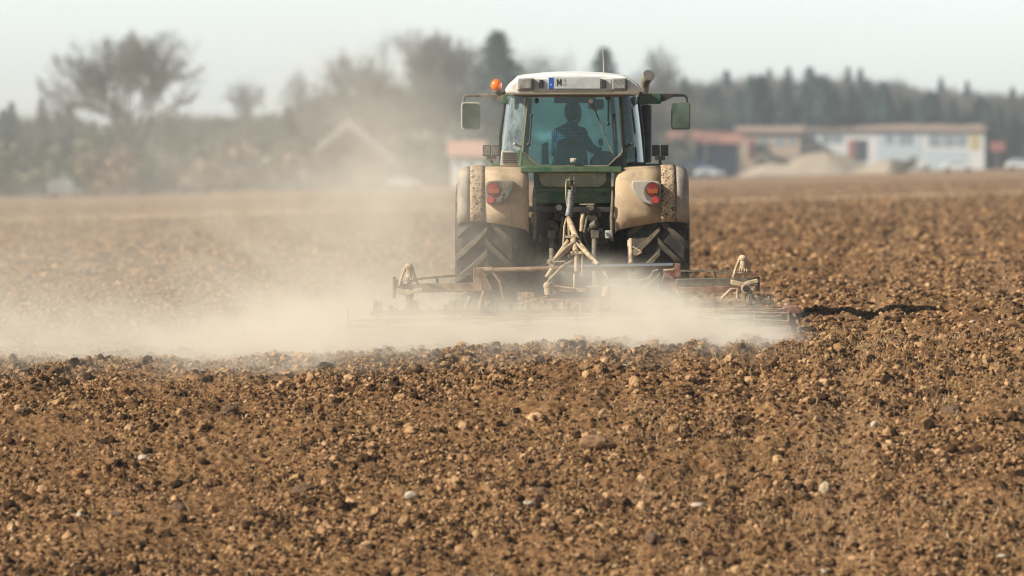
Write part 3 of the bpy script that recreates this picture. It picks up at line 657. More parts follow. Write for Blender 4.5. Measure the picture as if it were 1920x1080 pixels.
m = MB(); m.prism([(I(u,v,-.6)[0],I(u,v,-.6)[2]) for u, v in ((1466,580),(1472,574),(1494,572),(1501,578),(1501,588),(1478,589))],-.8,-.4); eg = m.build('end_guard', M['redpaint'], cult, bevel=.01)
m = MB()
for u in (1469,1484,1499): m.tube([I(u,582,-.6),I(u+.5,606,-.62)],.013,8)
m.ball(I(1470,590,-.7),.03,8,6); m.build('guard_bracket', G, eg)
m = MB(); c = I(1488,600,-.7); m.tube([(c[0]-.02,c[1],c[2]-.02),(c[0]+.02,c[1],c[2]-.02)],.13,20)
for k in range(12):
    a = k*math.pi/6; m.obox((c[0],c[1]+.135*math.cos(a),c[2]-.02+.135*math.sin(a)),(.02,.02,.02),(a,0,0))
m.build('edge_disc', M['dark2'], cult)

# ------------------------------------------------------------------ THE FIELD
def hash2(ix, iy, seed):
    h = (ix.astype(np.int64)*374761393 + iy.astype(np.int64)*668265263 + seed*982451653) & 0xffffffff
    h = ((h ^ (h >> 13))*1274126177) & 0xffffffff
    h = (h ^ (h >> 16)) & 0xffffffff
    return (h & 0xffffff).astype(np.float64)/0xffffff
def vnoise(x, y, seed):
    ix = np.floor(x); iy = np.floor(y); fx = x-ix; fy = y-iy
    fx = fx*fx*(3-2*fx); fy = fy*fy*(3-2*fy)
    a = hash2(ix, iy, seed); b = hash2(ix+1, iy, seed); c = hash2(ix, iy+1, seed); d = hash2(ix+1, iy+1, seed)
    return (a*(1-fx)+b*fx)*(1-fy) + (c*(1-fx)+d*fx)*fy - .5
def cells(x, y, seed):                     # rounded lumps: 1 - distance to nearest jittered point
    ix = np.floor(x); iy = np.floor(y); best = np.full(x.shape, 9.0)
    for dx in (-1,0,1):
        for dy in (-1,0,1):
            cx = ix+dx; cy = iy+dy
            px = cx + hash2(cx, cy, seed); py = cy + hash2(cx, cy, seed+1)
            best = np.minimum(best, (px-x)**2 + (py-y)**2)
    return np.sqrt(np.maximum(0, 1 - best))
def sstep(a, b, v):
    t = np.clip((v-a)/(b-a), 0, 1); return t*t*(3-2*t)
CREST = 57.6
TRACKS = (3.05, 4.85)
def base_h(x, y):
    """the lie of the land: level field tilted to one side, dropping to the near edge"""
    lat = SLOPE*(np.clip(x, -150, 150) - .72)
    cr = CREST - .10*(x-.72)
    t = np.clip(cr - y, 0, None)
    drop = .150*np.maximum(t, 0) - .12*(1-np.exp(-np.maximum(t,0)/1.2))*.6
    drop = np.where(drop < 0, 0, drop); drop = np.minimum(drop, 1.85 + .0*x)
    und = .05*np.sin(x*.9+y*.13) * np.exp(-((y-70)/60)**2) * .6 + .035*vnoise(x*.7, y*.25, 3)
    hump = .035*np.exp(-((y-cr-.1)/.7)**2)
    return lat - drop + und + hump
def soil_h(x, y):
    h = base_h(x, y)
    near = np.clip(1.3 - y/700, 0.0, 1)
    h = h + near*(.060*vnoise(x/.45, y/.55, 11) + .045*vnoise(x/.19, y/.22, 12))
    amp = np.clip((380-y)/230, 0, 1)
    h = h + amp*(.045*cells(x/.15, y/.15, 21)*np.clip(.4+1.8*vnoise(x/.6,y/.6,23),0,1) + .030*cells(x/.065, y/.065, 31)*np.clip(.6+1.2*vnoise(x/.3,y/.3,24),.1,1) + .042*vnoise(x/.05, y/.055, 41) + .030*vnoise(x/.028, y/.032, 42))
    u = x - .074*(y - 52)                                   # direction in which the field was worked
    h = h + .032*np.sin(2*math.pi*u/.46 + 2*vnoise(x/1.5,y/8,52))*np.clip(vnoise(x/2.5,y/11,51)+.40,0,1)*np.clip(2-y/150,0,1)*sstep(-1,1.5,x)
    tr = 0
    for c in TRACKS: tr = tr - .040*np.exp(-((u-c)/.22)**2) + .03*np.exp(-((u-c-.42)/.16)**2) + .03*np.exp(-((u-c+.42)/.16)**2)
    h = h + tr*np.clip(2.4-y/100,0,1)*(.7+.6*vnoise(x/.8,y/1.5,53))
    return h
# rows: fine near the lens' reach, coarse elsewhere
ys = [-60,-30,0,20,32,38,41,42.5]
y = 43.2
while y < 60: ys.append(y); y += .018 + .0006*max(0, y-46)
while y < 420: ys.append(y); y += .030*(y/60)**2.0 if y < 110 else .100*(y/110)**2
while y < 3600: ys.append(y); y *= 1.035
ys = np.array(ys)
NC = 820
t = np.linspace(-1, 1, NC)
outer = np.array([.004,.012,.03,.07,.15,.3,.6,1.2,2.5])
def cols_at(y):
    hw = .112*np.maximum(y, 40) + 1.0
    c = t*hw
    return np.concatenate([-(hw + outer[::-1]*330), c, hw + outer*330])
X = np.stack([cols_at(v) for v in ys]); Y = np.repeat(ys[:,None], X.shape[1], 1)
Z = soil_h(X, Y)
nr, nc = X.shape
idx = np.arange(nr*nc).reshape(nr, nc)
quads = np.stack([idx[:-1,:-1], idx[:-1,1:], idx[1:,1:], idx[1:,:-1]], -1).reshape(-1, 4)
me = fast_mesh('ground', np.stack([X,Y,Z],-1).reshape(-1,3), quads=quads)
me.polygons.foreach_set('use_smooth', np.ones(len(me.polygons), bool))
ground = bpy.data.objects.new('ground', me); col.objects.link(ground); tag(ground, kind='structure')

SOIL_D, SOIL_M, SOIL_L = (.034,.017,.007), (.230,.128,.058), (.47,.290,.145)
def soil_material():
    m, nt, out = nodes_of('tilled_soil')
    b = N(nt, 'ShaderNodeBsdfPrincipled'); b.inputs['Roughness'].default_value = .95; b.inputs['Specular IOR Level'].default_value = .15
    nt.links.new(b.outputs[0], out.inputs[0])
    g = N(nt, 'ShaderNodeNewGeometry')
    def noise(scale, det, rough=.6):
        n = N(nt, 'ShaderNodeTexNoise'); n.inputs['Scale'].default_value = scale; n.inputs['Detail'].default_value = det; n.inputs['Roughness'].default_value = rough
        nt.links.new(g.outputs['Position'], n.inputs['Vector']); return n.outputs['Fac']
    fine = ramp(nt, noise(16, 6, .7), [(.30, SOIL_D), (.5, SOIL_M), (.72, SOIL_L)])
    broad = noise(.9, 4)
    mix = N(nt, 'ShaderNodeMix', data_type='RGBA', blend_type='MULTIPLY'); mix.inputs[0].default_value = 1
    nt.links.new(fine, mix.inputs[6]); nt.links.new(ramp(nt, broad, [(.3, (.74,.70,.66)), (.7, (1.12,1.08,1.02))]), mix.inputs[7])
    # drier, paler field beyond the straw line at 284 m, with the pale verge itself
    sp = N(nt, 'ShaderNodeSeparateXYZ'); nt.links.new(g.outputs['Position'], sp.inputs[0])
    wob = N(nt, 'ShaderNodeMath', operation='MULTIPLY_ADD'); nt.links.new(noise(.05, 3), wob.inputs[0]); wob.inputs[1].default_value = 22; nt.links.new(sp.outputs['Y'], wob.inputs[2])
    far = N(nt, 'ShaderNodeMapRange'); far.inputs['From Min'].default_value = 290; far.inputs['From Max'].default_value = 322; nt.links.new(wob.outputs[0], far.inputs['Value'])
    m2 = N(nt, 'ShaderNodeMix', data_type='RGBA'); nt.links.new(far.outputs[0], m2.inputs[0]); nt.links.new(mix.outputs[2], m2.inputs[6])
    nt.links.new(ramp(nt, noise(.12, 5), [(.35, (.215,.125,.062)), (.65, (.30,.185,.098))]), m2.inputs[7])
    band = ramp(nt, far.outputs[0], [(0,(0,0,0)),(.25,(1,1,1)),(.55,(1,1,1)),(.9,(0,0,0))])
    bn = N(nt, 'ShaderNodeMath', operation='MULTIPLY'); nt.links.new(band, bn.inputs[0]); nt.links.new(ramp(nt, noise(.3,3), [(.35,(.25,.25,.25)),(.52,(1,1,1))]), bn.inputs[1])
    m3 = N(nt, 'ShaderNodeMix', data_type='RGBA'); nt.links.new(bn.outputs[0], m3.inputs[0]); nt.links.new(m2.outputs[2], m3.inputs[6]); m3.inputs[7].default_value = (.62,.49,.30,1)
    # drier, paler soil pressed flat along the wheel tracks
    yo = N(nt, 'ShaderNodeMath', operation='MULTIPLY_ADD'); nt.links.new(sp.outputs['Y'], yo.inputs[0]); yo.inputs[1].default_value = -.074; yo.inputs[2].default_value = .074*52
    uu = N(nt, 'ShaderNodeMath', operation='ADD'); nt.links.new(sp.outputs['X'], uu.inputs[0]); nt.links.new(yo.outputs[0], uu.inputs[1]); last = m3.outputs[2]
    for c in TRACKS:
        s_ = N(nt, 'ShaderNodeMath', operation='SUBTRACT'); nt.links.new(uu.outputs[0], s_.inputs[0]); s_.inputs[1].default_value = c
        ab = N(nt, 'ShaderNodeMath', operation='ABSOLUTE'); nt.links.new(s_.outputs[0], ab.inputs[0])
        mr_ = N(nt, 'ShaderNodeMapRange'); nt.links.new(ab.outputs[0], mr_.inputs[0]); mr_.inputs[1].default_value = .12; mr_.inputs[2].default_value = .42; mr_.inputs[3].default_value = .22; mr_.inputs[4].default_value = 0
        mk = N(nt, 'ShaderNodeMix', data_type='RGBA'); nt.links.new(mr_.outputs[0], mk.inputs[0]); nt.links.new(last, mk.inputs[6]); mk.inputs[7].default_value = (.36,.235,.13,1); last = mk.outputs[2]
    nt.links.new(last, b.inputs['Base Color'])
    bp = N(nt, 'ShaderNodeBump'); bp.inputs['Strength'].default_value = .9; bp.inputs['Distance'].default_value = .035; nt.links.new(noise(32, 6, .75), bp.inputs['Height']); nt.links.new(bp.outputs[0], b.inputs['Normal'])
    return m
me.materials.append(soil_material())

# clods, pebbles and straw scattered over it: nobody could count them
def lump_material(name, stops, scale=9):
    m, nt, out = nodes_of(name)
    b = N(nt, 'ShaderNodeBsdfPrincipled'); b.inputs['Roughness'].default_value = .95; b.inputs['Specular IOR Level'].default_value = .15; nt.links.new(b.outputs[0], out.inputs[0])
    oi = N(nt, 'ShaderNodeObjectInfo'); c1 = ramp(nt, oi.outputs['Random'], stops)
    tc = N(nt, 'ShaderNodeTexCoord'); n = N(nt, 'ShaderNodeTexNoise'); n.inputs['Scale'].default_value = scale; n.inputs['Detail'].default_value = 4
    nt.links.new(tc.outputs['Object'], n.inputs['Vector'])
    mx = N(nt, 'ShaderNodeMix', data_type='RGBA', blend_type='MULTIPLY'); mx.inputs[0].default_value = 1
    nt.links.new(c1, mx.inputs[6]); nt.links.new(ramp(nt, n.outputs['Fac'], [(.3,(.7,.68,.65)),(.7,(1.15,1.13,1.1))]), mx.inputs[7]); nt.links.new(mx.outputs[2], b.inputs['Base Color'])
    return m
clod_mat = lump_material('soil_clod', [(0,(.026,.014,.007)),(.36,(.062,.032,.014)),(.56,(.225,.126,.058)),(.94,(.43,.266,.135)),(1,(.50,.325,.18))])
stone_mat = lump_material('field_stone', [(0,(.22,.14,.075)),(.8,(.32,.22,.125)),(1,(.52,.42,.29))], 5)
straw_mat = lump_material('dry_straw', [(0,(.26,.165,.085)),(.7,(.42,.29,.16)),(1,(.58,.45,.28))])
def lump(seed, rough, sub=2, squash=.7):
    bm = bmesh.new(); bmesh.ops.create_icosphere(bm, subdivisions=sub, radius=.5)
    r = np.random.default_rng(seed); co = np.array([v.co[:] for v in bm.verts]); n = co/np.linalg.norm(co, axis=1)[:,None]
    d = np.zeros(len(n))
    for k in range(9):
        dr = r.normal(size=3); dr /= np.linalg.norm(dr); f = r.uniform(1.5, 7); d += np.sin(n@dr*f + r.uniform(0,6.28))/f**.6
    d = d/np.abs(d).max()
    co = n*(.5*(1 + rough*d[:,None] + rough*.55*r.normal(size=(len(n),1))*.5))*np.array([r.uniform(.85,1.25), r.uniform(.8,1.1), squash*r.uniform(.85,1.2)])
    for v, c in zip(bm.verts, co): v.co = c
    me = bpy.data.meshes.new('lump'); bm.to_mesh(me); bm.free(); return me
def scatter(name, label, cat, pts, scl, protos, mat, tilt=.5):
    me = bpy.data.meshes.new(name); me.vertices.add(len(pts)); me.vertices.foreach_set('co', np.asarray(pts, np.float32).ravel())
    a = me.attributes.new('size', 'FLOAT_VECTOR', 'POINT'); a.data.foreach_set('vector', np.asarray(scl, np.float32).ravel())
    rot = np.stack([rng.uniform(-tilt,tilt,len(pts)), rng.uniform(-tilt,tilt,len(pts)), rng.uniform(0,6.283,len(pts))], -1)
    a = me.attributes.new('turn', 'FLOAT_VECTOR', 'POINT'); a.data.foreach_set('vector', rot.astype(np.float32).ravel())
    o = bpy.data.objects.new(name, me); col.objects.link(o); tag(o, label, cat, kind='stuff')
    me.materials.append(mat)
    pc = bpy.data.collections.new(name + '_shapes')
    for p in protos:
        p.materials.append(mat); q = bpy.data.objects.new(name + '_shape', p); pc.objects.link(q)
    ng = bpy.data.node_groups.new(name, 'GeometryNodeTree'); ng.interface.new_socket('Geometry', in_out='INPUT', socket_type='NodeSocketGeometry'); ng.interface.new_socket('Geometry', in_out='OUTPUT', socket_type='NodeSocketGeometry')
    gi = N(ng, 'NodeGroupInput'); go = N(ng, 'NodeGroupOutput'); iop = N(ng, 'GeometryNodeInstanceOnPoints'); ci = N(ng, 'GeometryNodeCollectionInfo')
    ci.inputs[0].default_value = pc; ci.inputs['Separate Children'].default_value = True; ci.inputs['Reset Children'].default_value = True
    s = N(ng, 'GeometryNodeInputNamedAttribute', data_type='FLOAT_VECTOR'); s.inputs[0].default_value = 'size'
    r = N(ng, 'GeometryNodeInputNamedAttribute', data_type='FLOAT_VECTOR'); r.inputs[0].default_value = 'turn'
    e2r = N(ng, 'FunctionNodeEulerToRotation')
    L = ng.links.new
    L(gi.outputs[0], iop.inputs['Points']); L(ci.outputs[0], iop.inputs['Instance']); iop.inputs['Pick Instance'].default_value = True
    L(r.outputs[0], e2r.inputs[0]); L(e2r.outputs[0], iop.inputs['Rotation']); L(s.outputs[0], iop.inputs['Scale']); L(iop.outputs[0], go.inputs[0])
    md = o.modifiers.new('scatter', 'NODES'); md.node_group = ng
    return o
def spread(n, y0, y1, margin=1.2, power=1.0):
    y = np.sqrt(rng.uniform(y0**2, y1**2, n)) if power == 1 else y0*(y1/y0)**rng.uniform(0,1,n)
    x = rng.uniform(-1,1,n)*(.0905*y + margin)
    return x, y
xs, yy, ss = [], [], []
for n, y0, y1, s0, s1, pw in ((200000,44.8,60,.0115,.055,2.6),(4200,44.8,60,.05,.13,2.8),(80000,60,110,.028,.10,2.4),(80000,110,285,.05,.16,2.2),(22000,285,470,.05,.15,2.4)):
    x, y = spread(n, y0, y1); u = rng.uniform(0,1,n); s = s0*(1 + u*((s1/s0)**(1-pw)-1))**(1/(1-pw))
    keep = (1.3*vnoise(x/.9, y/1.3, 77) + .7*vnoise(x/.3, y/.4, 78) + .5) > rng.uniform(-.25,.90,n)
    ut = x - .074*(y-52); keep &= ~((np.minimum(abs(ut-TRACKS[0]), abs(ut-TRACKS[1])) < .22) & (rng.uniform(0,1,n) < .35))
    xs.append(x[keep]); yy.append(y[keep]); ss.append(s[keep])
x = np.concatenate(xs); y = np.concatenate(yy); s = np.concatenate(ss)
z = soil_h(x, y) + s*.16
scatter('soil_clods', 'brown soil clods covering the tilled field', 'soil clods', np.stack([x,y,z],-1), np.stack([s,s,s],-1), [lump(k, .36, 2, .75) for k in range(16)], clod_mat, .6)
x, y = spread(1500, 44.8, 110, 1.2); u = rng.uniform(0,1,len(x)); s = .02*(1+u*((.10/.02)**(1-2.8)-1))**(1/(1-2.8))*np.where(y>60,1.4,1)
scatter('pebbles', 'small pale pebbles lying among the clods', 'pebbles', np.stack([x,y,soil_h(x,y)+s*.2],-1), np.stack([s,s,s],-1), [lump(50+k, .10, 2, .62) for k in range(8)], stone_mat, .4)
def blade(k):
    r = np.random.default_rng(k); b = r.uniform(-.25,.25); w = .06
    vs = []; 
    for i in range(4):
        t_ = i/3; c = np.array([b*t_*t_, 0, t_]); ww = w*(1-.5*t_)
        for q in range(3): vs.append((c[0]+ww*math.cos(q*2.094), c[1]+ww*math.sin(q*2.094), c[2]))
    fs = [(i*3+q, i*3+(q+1)%3, (i+1)*3+(q+1)%3, (i+1)*3+q) for i in range(3) for q in range(3)]
    me = bpy.data.meshes.new('blade'); me.from_pydata(vs, [], fs); return me
x, y = spread(46000, 44.5, 63, 1.0)
keep = rng.uniform(0,1,len(x)) < np.clip(.10 + .9*sstep(-.5,1.6,x)*sstep(45.5,49,y)*np.clip(vnoise(x/1.4,y/1.2,91)*2+.45,0,1),0,1)
x, y = x[keep], y[keep]; s = rng.uniform(.025,.08,len(x))
scatter('straw_stubble', 'dry straw stubble standing in the soil', 'stubble', np.stack([x,y,soil_h(x,y)-.005],-1), np.stack([s,s,s],-1), [blade(k) for k in range(6)], straw_mat, .55)

# single stones and clods that stand out
def px_ground(px, py):                       # walk the sight line down to the soil
    d = 42.0
    while d < 120:
        xx = bgx(px, d); zz = bgz(py, d)
        if zz <= float(base_h(np.array([xx]), np.array([d]))[0]) + .03: return xx, d
        d += .03
    return xx, d
single = surf('pale_stone', (.34,.27,.19), (.50,.42,.32), 7, .85, bump=.3, bscale=40)
tan_stone = surf('tan_stone', (.30,.215,.13), (.40,.30,.19), 7, .9, bump=.4, bscale=30)
dark_clod = surf('dark_clod', (.075,.042,.022), (.17,.10,.053), 9, .95, bump=.6, bscale=25)
rust_clod = surf('reddish_clod', (.16,.085,.04), (.25,.14,.07), 9, .95, bump=.6, bscale=25)
ST = [ # px, py, width px, height/width, seed, material, name, label
 (1548,925,31,1.05,201,'t','stone','upright tan cleft stone standing alone in the near soil at right'),
 (1640,806,17,.8,202,'p','stone','bright pale stone in the stubble up the slope right of the cleft stone'),
 (268,872,20,.65,203,'p','stone','oval pale stone in the dark soil at left, below the big dark clod'),
 (148,973,14,.8,204,'p','stone','small white stone near the bottom left corner'),
 (720,716,18,.5,205,'p','stone','flat whitish stone on the crest of the soil under the dust'),
 (992,948,24,.6,206,'p','stone','knobbly cream stone in the middle of the foreground'),
 (770,930,26,.6,207,'p','stone','pale oblong stone left of the knobbly cream stone'),
 (1545,1060,18,.7,208,'p','stone','pale slanted stone at the bottom edge, right of centre'),
 (1172,688,13,.8,209,'p','stone','small light stone on the crest behind the cultivator'),
 (1880,1040,18,.5,210,'p','stone','flat pale stone near the bottom right corner'),
 (1310,955,24,.45,211,'p','stone','long flat pale stone right of centre in the foreground'),
 (430,776,32,.85,301,'d','soil_clod','big round dark brown clod alone at left, below the crest'),
 (1118,836,60,.5,302,'r','soil_clod','large reddish clod with a stubbly top in the middle of the slope'),
 (1785,782,44,.5,303,'d','soil_clod','ragged dark clod in the pale slope at far right'),
 (1015,925,28,.6,304,'d','soil_clod','pointed black clod beside the knobbly cream stone'),
 (572,930,36,.6,305,'d','soil_clod','broad dark clod at left of centre, low in the foreground'),
 (1222,1025,36,.7,306,'d','soil_clod','dark rounded clod near the bottom, right of centre'),
 (660,668,17,1.1,307,'d','soil_clod','pointed clod on the skyline of the crest against the dust'),
 (215,965,24,.7,308,'d','soil_clod','dark clod near the small white stone at bottom left'),
 (335,960,26,.8,309,'d','soil_clod','wedge of dark soil between the white stone and the broad dark clod'),
 (45,782,30,.5,310,'d','soil_clod','dark clod at the left edge below the dust'),
 (1480,905,22,.6,311,'d','soil_clod','dark clod just left of the cleft stone'),
]
for px, py, wpx, asp, seed, mt, nm, lab in ST:
    xx, dd = px_ground(px, py); w = wpx*dd/F
    me = lump(seed, .14 if mt in 'pt' else .26, 3, 1.0); me.materials.append({'p':single,'t':tan_stone,'d':dark_clod,'r':rust_clod}[mt])
    me.polygons.foreach_set('use_smooth', [mt in 'pt']*len(me.polygons))
    if seed == 201:
        for v in me.vertices:
            v.co.x *= 1 - .55*max(0, v.co.z); 
            if abs(v.co.x-.03) < .10 and v.co.z > -.15: v.co.y += .10*(1-abs(v.co.x-.03)/.10)
    o = bpy.data.objects.new(nm, me); col.objects.link(o)
    o.location = (xx, dd, float(soil_h(np.array([xx]), np.array([dd]))[0]) + w*asp*.28); o.scale = (w, w, w*asp)
    tag(o, lab, 'stone' if nm == 'stone' else 'clod', 'pale stones in the soil' if nm == 'stone' else 'large clods in the soil')
# ------------------------------------------------------------------ BACKGROUND
def gz(x, y): return float(base_h(np.array([float(x)]), np.array([float(y)]))[0])
bark = surf('bark', (.085,.072,.058), (.15,.13,.105), 3, .9)
twig_grey = surf('twigs_grey', (.115,.112,.100), (.17,.162,.14), .5, .9)
twig_olive = surf('twigs_olive', (.10,.10,.066), (.155,.14,.095), .5, .9)
needle = surf('needles', (.012,.030,.026), (.035,.062,.048), .6, .9)
needle2 = surf('needles_blue', (.010,.032,.036), (.030,.062,.060), .6, .9)
shrub_g = surf('shrub_leaves', (.055,.065,.038), (.105,.105,.062), .6, .9)
shrub_b = surf('shrub_tan', (.17,.12,.075), (.23,.165,.10), .6, .9)

def seg_arrays():
    return [], []
def prism3(V, Fq, p, q, r0, r1):
    t = q - p; L = np.linalg.norm(t)
    if L < 1e-6: return
    t = t/L; u = np.cross(t, [0.3,0.9,0.1]); u /= np.linalg.norm(u); w = np.cross(t, u); n = len(V)
    for c, r in ((p, r0), (q, r1)):
        for k in range(3): a = 2.0944*k; V.append(c + r*(u*math.cos(a)+w*math.sin(a)))
    for k in range(3): Fq.append((n+k, n+(k+1)%3, n+3+(k+1)%3, n+3+k))
def bare_tree(seed, h, spread_, levels=6, fork=.22, twigs=3):
    r = np.random.default_rng(seed); T, TF, C_, CF = [], [], [], []
    def grow(p, d, L, rad, lev):
        q = p.copy(); n = 3 if lev < 3 else 2; rr = rad
        for i in range(n):
            d2 = d + r.normal(size=3)*.13 + np.array([0,0,.05]); d2 /= np.linalg.norm(d2)
            p2 = q + d2*L/n; r2 = rr*.88
            prism3(*( (T,TF) if lev < 3 else (C_,CF)), q, p2, rr, r2); q, d, rr = p2, d2, r2
            if lev >= 2 and lev < levels and r.random() < .75:
                side(q, d, L*.62, rr*.5, lev+1)
        if lev < levels:
            k = 2 + (r.random() < .45)
            for _ in range(k): side(q, d, L*r.uniform(.68,.86), rr*.68, lev+1)
    def side(p, d, L, rad, lev):
        ax = r.normal(size=3); ax -= d*np.dot(ax, d); ax /= np.linalg.norm(ax)
        a = r.uniform(.30,.80)*spread_
        grow(p, d*math.cos(a) + ax*math.sin(a), L, max(rad, .015*h/20), lev)
    grow(np.array([0,0,-.3]), np.array([0,0,1.0]), h*fork, h*.022, 0)
    V = np.array(C_); zs = V[:,2].max(); k = h/zs
    def mk(nm, V, Fq):
        me = fast_mesh(nm, np.array(V)*k, quads=np.array(Fq)); return me
    return mk('trunk', T, TF), mk('crown', C_, CF)
def conifer(seed, h, w, gap=.75):
    r = np.random.default_rng(seed); V, Fq = [], []
    z = .06*h
    while z < h*.985:
        f = 1 - z/h; rad = w/2*(f**.58)*r.uniform(.82,1.1)
        nb = max(5, int(9*f+5))
        a0 = r.uniform(0,6.28)
        for k in range(nb):
            a = a0 + 6.283*k/nb + r.normal()*.2; L = rad*r.uniform(.65,1.12)
            dirv = np.array([math.cos(a), math.sin(a), 0]); perp = np.array([-dirv[1], dirv[0], 0])
            for j in range(6):
                t = (j+.4)/6; c = dirv*L*t + np.array([0,0,z - .30*L*t*t + r.normal()*.05*h*.1]) + perp*r.normal()*L*.10
                sz = (.060*h)*r.uniform(.5,1.1)*(1.15-.6*t)*(.30+.7*min(1,f*3))
                up = np.array([r.normal()*.5, r.normal()*.5, -.8]); up /= np.linalg.norm(up)
                n = len(V); p1 = perp*sz*.55 + r.normal(size=3)*sz*.15
                V += [c-p1, c+p1, c+p1*.5+up*sz, c-p1*.6+up*sz*.9]; Fq.append((n,n+1,n+2,n+3))
        z += h*.028*(.45+f)
    T, TF = [], []; prism3(T, TF, np.array([0,0,-.3]), np.array([0,0,h*.97]), h*.016, h*.003)
    return fast_mesh('trunk', np.array(T), quads=np.array(TF)), fast_mesh('crown', np.array(V), quads=np.array(Fq))
def bush(seed, w, h, n=900, leaf=.05):
    r = np.random.default_rng(seed); V, Fq = [], []
    cl = [(r.normal(size=3)*np.array([.24*w,.24*w,.0]) + np.array([0,0,h*r.uniform(.15,.8)]), r.uniform(.12,.26)) for _ in range(9)]
    for _ in range(n):
        c0, rr = cl[r.integers(len(cl))]; d = r.normal(size=3); d /= np.linalg.norm(d)
        c = c0 + d*np.array([w,w,h])*rr*r.uniform(.5,1.05); c[2] = max(c[2], .02*h)
        u = r.normal(size=3); u /= np.linalg.norm(u); v = np.cross(u, r.normal(size=3)); v /= np.linalg.norm(v); sz = leaf*(w+h)/2*r.uniform(.5,1.2); n0 = len(V)
        V += [c-u*sz, c+v*sz*.6, c+u*sz, c-v*sz*.6]; Fq.append((n0,n0+1,n0+2,n0+3))
    T, TF = [], []
    for _ in range(6): prism3(T, TF, np.array([0,0,-.1]), np.array([r.normal()*.2*w, r.normal()*.2*w, h*.6]), .03*h*.3, .01*h*.3)
    return fast_mesh('trunk', np.array(T), quads=np.array(TF)), fast_mesh('crown', np.array(V), quads=np.array(Fq))
def place(kind, proto, mats, px, D, py_top, label, cat, group, h0, rz=None, wid=1.0):
    x = bgx(px, D); z0 = gz(x, D); h = bgz(py_top, D) - z0; k = h/h0
    e = empty(kind, (x, D, z0), label, cat, group, rng.uniform(0,6.28) if rz is None else rz)
    for nm, me, mt in zip(('trunk','crown'), proto, mats):
        o = bpy.data.objects.new(nm, me)
        if not me.materials: me.materials.append(mt)
        o.material_slots and None
        col.objects.link(o); o.parent = e; o.scale = (k*wid, k*wid, k)
        if me.materials[0] != mt:
            o.material_slots[0].link = 'OBJECT'; o.material_slots[0].material = mt
    return e
def many_stems(*specs):              # one old tree whose trunk divides at the ground
    out = []
    trees = [bare_tree(s, 20, sp, 6, .12) for s, sp, _ in specs]
    for part in (0, 1):
        VV, FF, off = [], [], 0
        for (s, sp, a), t in zip(specs, trees):
            V = np.array([v.co[:] for v in t[part].vertices]); Q = np.array([p.vertices[:] for p in t[part].polygons]); c, d = math.cos(a), math.sin(a)
            VV.append(np.stack([V[:,0]*c-V[:,1]*d, V[:,0]*d+V[:,1]*c, V[:,2]], -1)); FF.append(Q+off); off += len(V)
        out.append(fast_mesh('crown' if part else 'trunk', np.concatenate(VV), quads=np.concatenate(FF)))
    return tuple(out)
BT = [bare_tree(11, 20, 1.0, 6, .26), bare_tree(12, 20, .75, 6, .24), bare_tree(13, 20, .9, 6, .2), many_stems((11, .85, 0), (36, .85, .3), (15, .8, 1.9))]
CO = [conifer(21, 20, 10), conifer(22, 20, 8.5), conifer(23, 20, 12.5)]
BU = [bush(31, 5, 3), bush(32, 4, 4), bush(33, 8, 3)]
# the great tree at the left and the bare trees along the line
place('bare_tree', BT[3], (bark, twig_grey), 252, 700, 52, 'great spreading leafless tree standing alone above the left treeline', 'tree', 'bare trees', 20, -.78, .86)
for px, top, D, k, lab, wd in (
    (205,185,715,1,'slimmer leafless tree at the left foot of the great spreading tree',.8),(318,190,712,2,'leafless tree at the right foot of the great spreading tree',.9),
    (462,138,760,2,'rounded small bare tree midway between the great tree and the grey-roofed barn',.8),(572,122,770,1,'narrow bare tree behind the left slope of the barn roof',.55),
    (642,82,800,2,'tall bare tree rising right behind the barn roof ridge',.75),(722,50,810,0,'first of the tallest bare trees right of the barn',.6),
    (775,62,830,1,'bare tree second in the tall group right of the barn',.7),(815,48,820,3,'broad crowned bare tree in the middle of the tall group',.6),
    (868,62,830,2,'bare tree at the left shoulder of the big dark conifer',.65),(1003,82,850,2,'bare tree right of the big dark conifer above the cab roof',.75),
    (1062,84,850,0,'thin bare tree between the two dark conifers above the cab roof',.6),(1205,78,845,1,'bare tree above the exhaust pipe of the tractor',.8),
    (1245,108,860,2,'short bare tree between the exhaust pipe and the right mirror',.8),(690,120,790,3,'low wide bare tree standing between barn and tall group',.8)):
    place('bare_tree', BT[k], (bark, twig_grey), px, D, top, lab, 'tree', 'bare trees', 20, None, wd)
